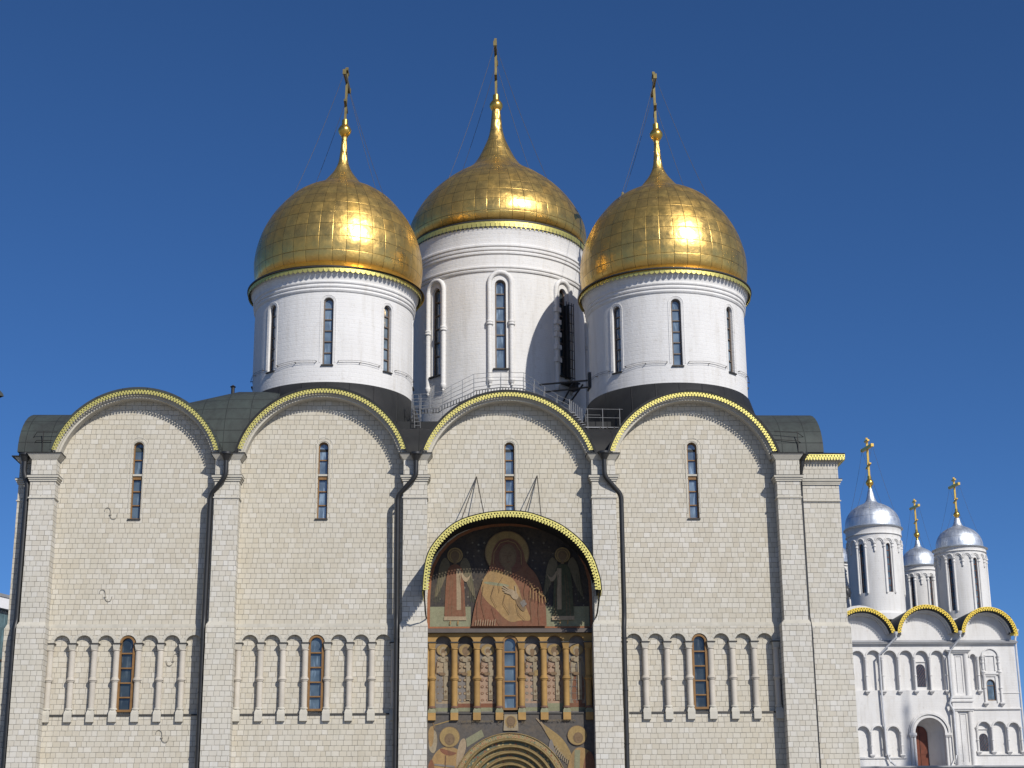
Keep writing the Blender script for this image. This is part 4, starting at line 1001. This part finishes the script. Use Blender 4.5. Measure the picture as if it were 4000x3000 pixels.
for x in (-.28, .0): wk.tube([(x, 2.6, 22.4), (x-.1, 3.0, 24.2)], .014, 5)
for k in range(6): wk.tube([(-.3, 2.65+.05*k, 22.55+.2*k), (-.02, 2.65+.05*k, 22.55+.2*k)], .016, 5)
wk.tube([(6.2, 8.6, 26.4), (8.9, 6.0, 25.9)], .05, 5, mat=1); wk.tube([(6.4, 8.3, 25.9), (9.0, 5.8, 25.5)], .05, 5, mat=1); wk.box(8.5, 8.95, 5.3, 5.7, 25.3, 26.1, 1)
wk.build('roof_walkway', ['rail', 'iron'], cath)
# thin rails along the outer roofs
for pts, px in ((((-18.35, .6, -.5), (-17.9, .2, 0), (-16.4, .2, 0)), -17.6), (((16.9, .3, .1), (18.0, .2, 0), (18.95, .8, -.45)), 18.0)):
    t = MB()
    for zz in (21.15, 21.55): t.tube([(x, y, zz+d) for x, y, d in pts], .018, 5)
    t.tube([(px, .2, 20.4), (px, .2, 21.6)], .022, 5); t.build('roof_edge_rail', 'iron', cath)

# ================================================================== THE WHITE CHURCH BEHIND
ch = empty('white_church', 'white church with silver domes behind the right end of the cathedral', 'church', (40, 62, 0))
CO = Vector((40, 62, 0)); WY = 62.
def chb(mb, name, mats, parent=None, **k):
    """build in world coordinates, then hang under the church's base point"""
    mb.v = [tuple(Vector(v)-CO) for v in mb.v]
    return mb.build(name, mats, parent or ch, **k)
GB = [(30.35, 2.62, 22.55), (35.85, 2.62, 22.52), (41.22, 2.55, 22.74), (46.42, 2.36, 22.54)]
ZC = 20.45
wb = MB()
niche = []
UP = [(34.72, 36.03), (36.03, 37.42), (37.42, 38.78), (38.78, 40.13), (40.13, 41.43), (41.43, 42.73), (44.75, 45.46), (45.5, 45.86)]
for a, b_ in UP: niche.append(arched((a+b_)/2, (b_-a)-.26, 15.75, 18.48+((b_-a)-.26)/2, 12))
LOWN = [(34.8, 36.07), (36.07, 37.35), (37.35, 38.57), (44.94, 46.19), (46.19, 47.5), (47.5, 48.6)]
for k, (a, b_) in enumerate(LOWN): niche.append(arched((a+b_)/2, (b_-a)-.24, 10.35 if k < 3 else 10.55, (12.3 if k < 3 else 12.62)+((b_-a)-.24)/2, 12))
portal = arched(41.0, 2.42, 8.6, 13.45, 20)
wb.sheet([(27, 0), (48.75, 0), (48.75, 19.55), (27, 19.55)], niche+[portal, arched(46.45, .72, 14.86, 16.62)], WY, 0, .28)
wb.add([(27, WY+.27, 8), (39.0, WY+.27, 8), (39.0, WY+.27, 19.2), (27, WY+.27, 19.2)], [(0, 1, 2, 3)]); wb.add([(43, WY+.27, 8), (48.7, WY+.27, 8), (48.7, WY+.27, 19.2), (43, WY+.27, 19.2)], [(0, 1, 2, 3)])
wb.add([(39, WY+.27, 14.2), (43, WY+.27, 14.2), (43, WY+.27, 19.2), (39, WY+.27, 19.2)], [(0, 1, 2, 3)])
wb.box(48.70, 48.74, WY+.01, WY+18, 0, 19.5); wb.box(27, 48.7, WY+18, WY+18.1, 0, 19.5)
wb.sheet([(27, 19.85), (48.55, 19.85), (48.55, 20.5), (46.42+2.3, 20.5)]+arc(46.42, 20.4, 2.2, .05, pi-.05, 14)+arc(41.22, 20.4, 2.4, .05, pi-.05, 14)+arc(35.85, 20.4, 2.45, .05, pi-.05, 14)+arc(30.35, 20.4, 2.45, .05, pi-.05, 14)+[(27, 20.5)], [], WY+.05, 0)
# splayed doorway recess
pin = arched(40.55, 1.35, 8.6, 12.95, 20)
wb.strip([(x, WY+.28, z) for x, z in portal], [(x, WY+1.7, z) for x, z in pin], 0, True, True)
chb(wb, 'church_wall', ['plaster_far'])
co_ = MB(); co_.box(27, 48.85, WY-.16, WY+.1, 19.5, 19.6, 0); co_.box(27, 48.95, WY-.30, WY+.1, 19.602, 19.68, 0); co_.frustum((27, 49.0, WY-.36, WY+.1, 19.682), (27, 48.7, WY-.02, WY+.1, 19.9), 1)
co_.box(44.7, 48.78, WY-.12, WY+.05, 14.13, 14.25, 0); co_.box(46.9, 48.78, WY-.05, WY+.05, 15.45, 15.52, 0)
co_.box(34, 38.9, WY-.10, WY+.05, 10.2, 10.33, 0); co_.box(44.9, 48.72, WY-.10, WY+.05, 10.42, 10.54, 0); co_.box(34, 48.9, WY-1.5, WY, 9.4, 9.52, 1); co_.box(27, 48.8, WY-1.3, WY, 0, 9.38, 0)
chb(co_, 'cornice', ['plaster_far', 'grey_ledge'])
# columns, arches and frames
fc = MB()
def fcol(x, z0, z1, zr, r=.10, base=True):
    fc.lathe([(r, z0+.1), (r, zr-.05), (r*1.5, zr-.03), (r*1.5, zr+.03), (r, zr+.05), (r, z1-.28), (r*1.25, z1-.24), (r*1.05, z1-.2), (r*1.7, z1-.03), (r*1.7, z1)], x, WY-.04, 14)
    if base: fc.frustum((x-.06, x+.06, WY-.1, WY, z0-.22), (x-.19, x+.19, WY-.26, WY, z0-.02)); fc.box(x-.2, x+.2, WY-.28, WY, z0-.018, z0+.1)
for x in (34.72, 36.03, 37.42, 38.78, 40.13, 41.43, 42.73, 45.48): fcol(x, 15.62, 18.5, 16.95)
for x in (36.07, 37.35, 38.57): fcol(x, 10.45, 12.35, 11.25, .085)
for x in (44.94, 46.19, 47.5, 48.62): fcol(x, 10.65, 12.7, 11.65, .085)
for x in (45.9, 47.26): fcol(x, 14.6, 17.1, 15.9, .1); fcol(x, 17.3, 18.55, 18.0, .1, False); fc.lathe([(.1, 17.1), (.2, 17.16), (.2, 17.3), (.1, 17.36)], x, WY-.04, 12)
def farc(c_, r, zs, wd=.12, y=-.10):
    o = arc(c_, zs, r+wd, 0, pi, 16); q = arc(c_, zs, r, 0, pi, 16); bridge_ring(fc, o, q, WY+y, 0)
    for l in (o, q): fc.strip([(x, WY+y, z) for x, z in l], [(x, WY+.01, z) for x, z in l], 0)
for a, b_ in UP[:7]: farc((a+b_)/2, (b_-a)/2-.12, 18.48)
for k, (a, b_) in enumerate(LOWN): farc((a+b_)/2, (b_-a)/2-.11, 12.3 if k < 3 else 12.62)
farc(46.6, .62, 18.5, .14); farc(41.0, 1.24, 12.24, .22, -.14); farc(41.0, 1.5, 12.24, .16, -.24); farc(41.0, 1.66, 12.24, .1, -.12)
for s_ in (-1, 1):
    for q in (1.33, 1.58): fc.lathe([(.12, 8.6), (.12, 11.95), (.15, 11.98)], 41+s_*q, WY-.05, 12)
    fc.box(41+s_*1.48-.30, 41+s_*1.48+.30, WY-.3, WY, 12.02, 12.24); fc.box(41+s_*1.48-.25, 41+s_*1.48+.25, WY-.24, WY, 11.93, 12.018)
# clustered pier
for z0, z1 in ((15.25, 18.75), (9.6, 14.0)):
    for x in (43.22, 44.46): fc.lathe([(.24, z0), (.24, z1)], x, WY-.05, 16)
    fc.box(43.45, 44.25, WY-.12, WY, z0, z1)
    for q, (a, b_) in enumerate(((43.58, 43.62), (44.08, 44.12))): fc.box(a, b_, WY-.17, WY-.118, z0+.3, z1-.25)
    fc.box(43.58, 44.12, WY-.17, WY-.119, z1-.25, z1-.2)
for z0, z1, e in ((18.75, 18.87, .0), (18.872, 18.98, .1), (18.982, 19.07, .2), (15.05, 15.25, .06), (14.0, 14.12, .02), (14.122, 14.24, .1), (14.242, 14.75, -.02), (14.752, 14.86, .08), (14.862, 15.04, .0), (9.45, 9.6, .12)): fc.box(42.98-e, 44.70+e, WY-.32-e, WY, z0, z1)
# window frames with flat mouldings
for x0, x1, z0, z1 in ((46.1, 46.98, 17.35, 18.62), (46.0, 46.95, 16.85, 16.95), (45.98, 46.06, 14.7, 16.84), (46.86, 46.94, 14.7, 16.84)):
    if z1-z0 > 1 and x1-x0 > .5:
        fc.box(x0, x1, WY-.08, WY, z1-.08, z1); fc.box(x1-.09, x1, WY-.08, WY, z0, z1-.082); fc.box(x0, x0+.05, WY-.08, WY, z0, z1-.082)
    else: fc.box(x0, x1, WY-.08, WY, z0, z1)
fc.box(45.75, 47.4, WY-.15, WY, 17.0, 17.14); fc.box(40.15, 41.25, WY+.18, WY+.26, 18.08, 18.16); fc.box(41.17, 41.24, WY+.18, WY+.26, 15.8, 18.078); fc.box(45.05, 46.02, WY+.18, WY+.26, 12.52, 12.58)
chb(fc, 'wall_mouldings', ['plaster_far'])
def lattice_window(cx, w_, z0, zt, y, lat=True):
    m = MB(); m.prism(arched(cx, w_, z0, zt, 10), y-.02, y+.1, 1)
    if lat:
        n = 5
        for k in range(-6, 12):
            for sg in (-1, 1):
                pts = []
                for j in range(21):
                    t_ = j/20; x = cx-w_/2+w_*t_; z = z0+.3*k+sg*(t_-.5)*w_*1.35
                    top_ = zt-w_/2+sqrt(max(0, (w_/2)**2-(x-cx)**2))
                    if z0 < z < top_: pts.append((x, y-.035, z))
                if len(pts) > 2: m.tube([pts[0], pts[-1]], .011, 4, mat=0)
    else:
        window(m, cx, y-.03, w_, z0, zt, (zt-.5,), .06, .05, .05, 2, 1)
    return chb(m, 'church_window', ['lattice', 'glass_dark' if lat else 'glass_mid', 'wood'])
lattice_window(40.68, .80, 16.04, 17.92, WY+.26); lattice_window(45.52, .72, 10.77, 12.2, WY+.26); lattice_window(46.45, .70, 14.88, 16.6, WY+.2, False)
m = MB(); m.prism(arched(40.55, 1.34, 8.6, 12.94, 20), WY+1.62, WY+1.75, 0); m.box(40.53, 40.56, WY+1.60, WY+1.63, 8.6, 12.9, 1); m.box(39.9, 41.2, WY+1.60, WY+1.64, 10.6, 10.7, 0)
chb(m, 'church_door', ['door', 'black'])
# gables: deep overhanging vaults with gilded edging
for i, (c_, hw, ap) in enumerate(GB):
    rise = ap-ZC; R = (hw*hw+rise*rise)/(2*rise); cz = ap-R; a0 = asin((ZC-cz)/R); YG = WY-1.0
    v = MB(); aa = [a0+(pi-2*a0)*k/30 for k in range(31)]
    A = [(c_+R*cos(a), YG, cz+R*sin(a)) for a in aa]; B = [(x, WY+17, z) for x, y, z in A]; v.strip(A, B, 0, True)
    I = [(c_+(R-.05)*cos(a), YG, cz+(R-.05)*sin(a)) for a in aa]; v.strip(A, I, 0); v.strip(I, [(c_+(R-.40)*cos(a), YG+.45, cz+(R-.40)*sin(a)) for a in aa], 0, True)
    for q, (ra, ya, yb) in enumerate(((.44, .45, .75), (.58, .75, 1.06))):
        v.strip([(c_+(R-ra)*cos(a), YG+ya, cz+(R-ra)*sin(a)) for a in aa], [(c_+(R-ra)*cos(a), YG+yb, cz+(R-ra)*sin(a)) for a in aa], 1, True)
        v.strip([(c_+(R-ra+.16)*cos(a), YG+ya, cz+(R-ra+.16)*sin(a)) for a in aa], [(c_+(R-ra)*cos(a), YG+ya, cz+(R-ra)*sin(a)) for a in aa], 1, True)
    chb(v, 'gable_vault', ['roof_green', 'plaster_far'])
    t = MB(); n = 30; aa = [a0-.02+(pi-2*a0+.04)*k/n for k in range(n+1)]
    trim(t, [(c_+R*cos(a), YG-.02, cz+R*sin(a)) for a in aa], [(-cos(a), 0, -sin(a)) for a in aa], .34); chb(t, 'gilded_valance', 'gold_bright', solid=.02)
v = MB(); pr = [(48.0, 20.4), (49.1, 20.9), (49.15, 21.4), (48.9, 22.0), (48.3, 22.35), (46.4, 22.45)]
v.strip([(x, WY+.8, z) for x, z in pr], [(x, WY+16, z) for x, z in pr], 0, True); v.box(48.3, 49.0, WY-.4, WY+1.2, 20.36, 20.5, 0); v.box(27, 48.6, WY+.4, WY+17.5, 20.0, 21.0, 0)
chb(v, 'side_vault', 'roof_green')
t = MB(); trim(t, [(48.35+.68*k/5, WY-.42, 20.46) for k in range(6)], [(0, 0, -1)]*6, .32); chb(t, 'gilded_valance', 'gold_bright', solid=.02)
def wpipe(path, r=.085):
    t = MB(); t.tube(path, r, 10); t.lathe([(r, path[0][2]-.1), (.2, path[0][2]+.12), (.2, path[0][2]+.22)], path[0][0], path[0][1], 12); chb(t, 'drainpipe', 'white_pipe')
wpipe([(38.50, WY-.95, 20.25), (38.5, WY-.95, 20.0), (37.15, WY-.25, 18.62), (37.15, WY-.25, 15.6), (37.25, WY-.25, 10.5), (37.5, WY-.3, 9.9), (37.7, WY-.9, 9.6)])
wpipe([(43.92, WY-.95, 20.3), (43.92, WY-.95, 20.0), (43.1, WY-.4, 18.9), (42.95, WY-.45, 18.5), (42.97, WY-.4, 15.2), (42.75, WY-.4, 14.6), (43.0, WY-.45, 14.0), (42.98, WY-.4, 10.4), (42.6, WY-.9, 9.7)])
wpipe([(49.15, WY+.3, 20.6), (48.95, WY+.2, 20.0), (48.95, WY+.2, 15.5), (48.95, WY+.2, 9.6)])
def tower(x, y, R, zb, zc, zs, ze, prof, orb, sc_, H, nwin, wz0, wz1, ph, name='church'):
    """white drum with blind arcade, silver dome; zc = arcade spring, ze = eaves"""
    d = MB(); o = Vector((x, y, 0))-CO
    ww = .42*R/2.3
    wins = [(radians(-180+360*k/nwin+ph)+1e-4, ww, wz0, wz1) for k in range(nwin)]
    wins = [q for q in wins if abs(q[0]) < pi-.15]
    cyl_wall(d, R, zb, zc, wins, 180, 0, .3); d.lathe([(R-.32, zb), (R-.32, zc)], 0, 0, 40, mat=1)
    d.lathe([(R, zc), (R+.02, zc+.02), (R+.02, zc+(ze-zc)*.4), (R+.14, zc+(ze-zc)*.45), (R+.08, zc+(ze-zc)*.55), (R+.10, zc+(ze-zc)*.8), (R+.16, ze-.16), (R+.28, ze-.1)], 0, 0, 72)
    d.lathe([(R+.35, zb-.3), (R+.35, zb+.25), (R+.2, zb+.4), (R+.02, zb+.5)], 0, 0, 72)
    do = d.build('drum', ['plaster_far', 'black'], ch, o)
    a_ = MB(); n2 = nwin*3; sp = 2*pi/n2; hwid = R*sp/2
    for k in range(n2):
        an = radians(-180+ph)+sp*(k+.5)
        # slim shafts flank each window; the arches between them end on small pendants
        full = k % 3 != 1
        a_.T = rotT(an, R); z0 = wz0-.05 if full else zc-.95
        a_.lathe([(.02, z0-.12), (.10, z0), (.085, z0+.06), (.085, zc-.62), (.14, zc-.58), (.14, zc-.5), (.09, zc-.46), (.10, zc-.32), (.17, zc-.28), (.17, zc-.18)], 0, -.03, 10)
        a_.T = rotT(an+sp/2, R); r_ = hwid-.08
        a_.tube([(-(r_+.05)*cos(pi*j/12), -.05, zc-.18+(r_+.05)*sin(pi*j/12)) for j in range(13)], .075, 6)
        a_.tube([(-(r_-.08)*cos(pi*j/12), -.02, zc-.18+(r_-.08)*sin(pi*j/12)) for j in range(13)], .05, 6)
    a_.build('blind_arcade', 'plaster_far', do)
    for k in range(nwin):
        an = radians(-180+360*k/nwin+ph)
        if abs(an) > radians(100): continue
        m = MB(); m.T = rotT(an, R-.22); nm = max(5, int((wz1-wz0)/.55)); window(m, 0, 0, ww, wz0, wz1, [wz0+(wz1-wz0)*q/nm for q in range(1, nm)], .05, .05, .05)
        m.build('drum_window', ['lattice', 'glass_dark' if an < 0 else 'glass_mid'], do)
    dm = dome_mesh(prof, 36, .9, 96, 'silver_dome', 'silver', ch, o)
    e = MB(); e.lathe([(R+.20, ze-.12), (prof[0][0]+.12, ze-.06), (prof[0][0]+.14, ze), (prof[0][0]-.05, ze+.1)], 0, 0, 72); e.build('eaves', 'silver_plain', dm)
    g_ = MB(); g_.lathe([(.30*sc_, orb-1.35*sc_), (.2*sc_, orb-.9*sc_), (.13*sc_, orb-.3*sc_)], 0, 0, 20); g_.build('gilded_neck', 'gold_smooth', dm)
    cross_set(dm, orb, sc_, rot=radians(100), th=1.45, anchor_r=prof[0][0]*.86, anchor_z=prof[4][1]-orb+.1, mats=('gold_smooth', 'gold_smooth', 'chain'), orb_r=.36, H=H)
M['silver_plain'] = plain('silver_sheet_edge', (.48, .52, .57), .4, .7, var=.15)
def sprof(R, z0, zt, zo):      # hemispherical silver helmet with a slender neck
    h = zt-z0
    return [(R, z0), (R*1.0, z0+h*.06), (R*.985, z0+h*.25), (R*.93, z0+h*.45), (R*.83, z0+h*.63), (R*.68, z0+h*.79), (R*.48, z0+h*.92), (R*.27, z0+h*1.02), (R*.20, z0+h*1.10), (R*.155, z0+h*1.22), (R*.11, z0+h*1.42), (R*.07, zo-.5)]
tower(39.30, WY+7, 2.36, 22.6, 29.35, 0, 30.75, sprof(2.47, 30.75, 33.1, 35.0), 35.05, 1.0, 3.6, 6, 24.75, 29.1, 16)
tower(47.02, WY+7, 2.18, 22.0, 28.05, 0, 28.95, sprof(2.08, 28.95, 30.95, 32.1), 32.1, .82, 3.6, 6, 23.2, 27.82, 17)
tower(45.85, WY+16, 1.72, 22.0, 28.0, 0, 28.95, sprof(1.68, 28.95, 30.75, 32.0), 32.05, .8, 3.75, 6, 23.4, 27.8, 17)
tower(37.05, WY+15, 2.1, 22.0, 28.3, 0, 29.0, sprof(1.95, 29.0, 31.0, 32.3), 32.3, .8, 3.6, 6, 23.4, 27.8, 17)

# ================================================================== LEFT EDGE: glass building and a lantern
gb = empty('glass_building', 'modern glass building with a white roof band beyond the left corner', 'building', (-27.0, 30.2, 0))
m3 = Matrix.Rotation(-radians(22.7), 3, 'Z')       # local +y runs back along the side facade
def gbb(mb, name, mats): 
    mb.v = [tuple(m3 @ Vector(v)) for v in mb.v]; return mb.build(name, mats, gb)
M['office_glass'] = glass('office_glass', (.10, .17, .19), .08, 1.7); M['white_panel'] = plain('white_fascia', (.78, .78, .80), .6, var=.08); M['brown_metal'] = plain('bronze_mullion', (.10, .075, .045), .5, .2); M['dark_base'] = plain('dark_base_panel', (.02, .02, .022), .6, var=.2)
t = MB(); t.box(-20, .25, -14, 40, 18.55, 18.75); gbb(t, 'roof', 'grey_ledge')
t = MB(); t.box(-20, .2, -13.95, 39.95, 17.85, 18.548); gbb(t, 'roof_band', 'white_panel')
t = MB(); t.box(-20, -.12, -13.8, 39.8, 12.3, 17.848, 0); gbb(t, 'curtain_wall', 'office_glass')
t = MB(); t.box(-20, -.05, -13.85, 39.85, 0, 12.298); gbb(t, 'base_wall', 'dark_base')
t = MB()
for k in range(34): t.box(-.115, .02, -13.6+1.6*k, -13.42+1.6*k, 12.3, 17.847)
t.box(-.115, -.02, -13.6, 39.7, 14.6, 14.7); gbb(t, 'mullions', 'brown_metal')
sl_ = empty('street_lamp', 'dark lantern whose roof corner peeks in at the left edge', 'lamp', (-7.24, -45, 0))
t = MB(); t.tube([(0, 0, 0), (0, 0, .9), (0, 0, 1.0), (0, 0, 9.2)], [.16, .14, .08, .055], 12); t.build('post', 'iron', sl_)
t = MB(); t.lathe([(.46, 10.28), (.44, 10.33), (.18, 10.62), (.08, 10.7), (.05, 10.85), (0, 10.9)], 0, 0, 4, smooth=False); t.build('lantern_roof', 'roof_green', sl_)
t = MB(); t.lathe([(.18, 9.2), (.33, 10.28)], 0, 0, 4, smooth=False); t.build('lantern_glass', 'glass_mid', sl_)

# ================================================================== unseen bell tower, added and shaped to cast three cupola shadows on the church wall
bt = empty('unseen_bell_tower', 'unseen bell tower right of the square, its three cupolas shaped to cast the shadow on the church wall', 'tower', (71.1, 10.9, 0))
t = MB(); t.lathe([(5.2, 0), (5.2, 18), (5.5, 18.2), (5.5, 18.8), (4.6, 19), (4.6, 34), (4.9, 34.2), (4.9, 34.8), (3.4, 35), (3.4, 46.5), (3.7, 46.8), (3.7, 47.3), (.5, 48)], 0, 0, 8, smooth=False); t.build('tower_wall', 'plaster', bt)
for cx_, zb_ in ((0, 51.5), (-4.2, 46.3), (4.2, 46.3)):
    t = MB(); t.lathe([(.75, zb_-6 if cx_ == 0 else zb_-13), (.75, zb_), (.85, zb_+.05), (.85, zb_+.2)], cx_, 0, 20); t.build('cupola_drum', 'plaster', bt)
    t = MB(); t.lathe([(.80, zb_+.2), (.98, zb_+.6), (1.02, zb_+1.1), (.9, zb_+1.8), (.62, zb_+2.5), (.40, zb_+3.2), (.27, zb_+4.2), (.2, zb_+5.4), (.15, zb_+6.8), (.22, zb_+7.0), (.24, zb_+7.3), (.1, zb_+7.6), (.05, zb_+9.2), (0, zb_+9.3)], cx_, 0, 24); t.build('cupola', 'gold_smooth', bt)
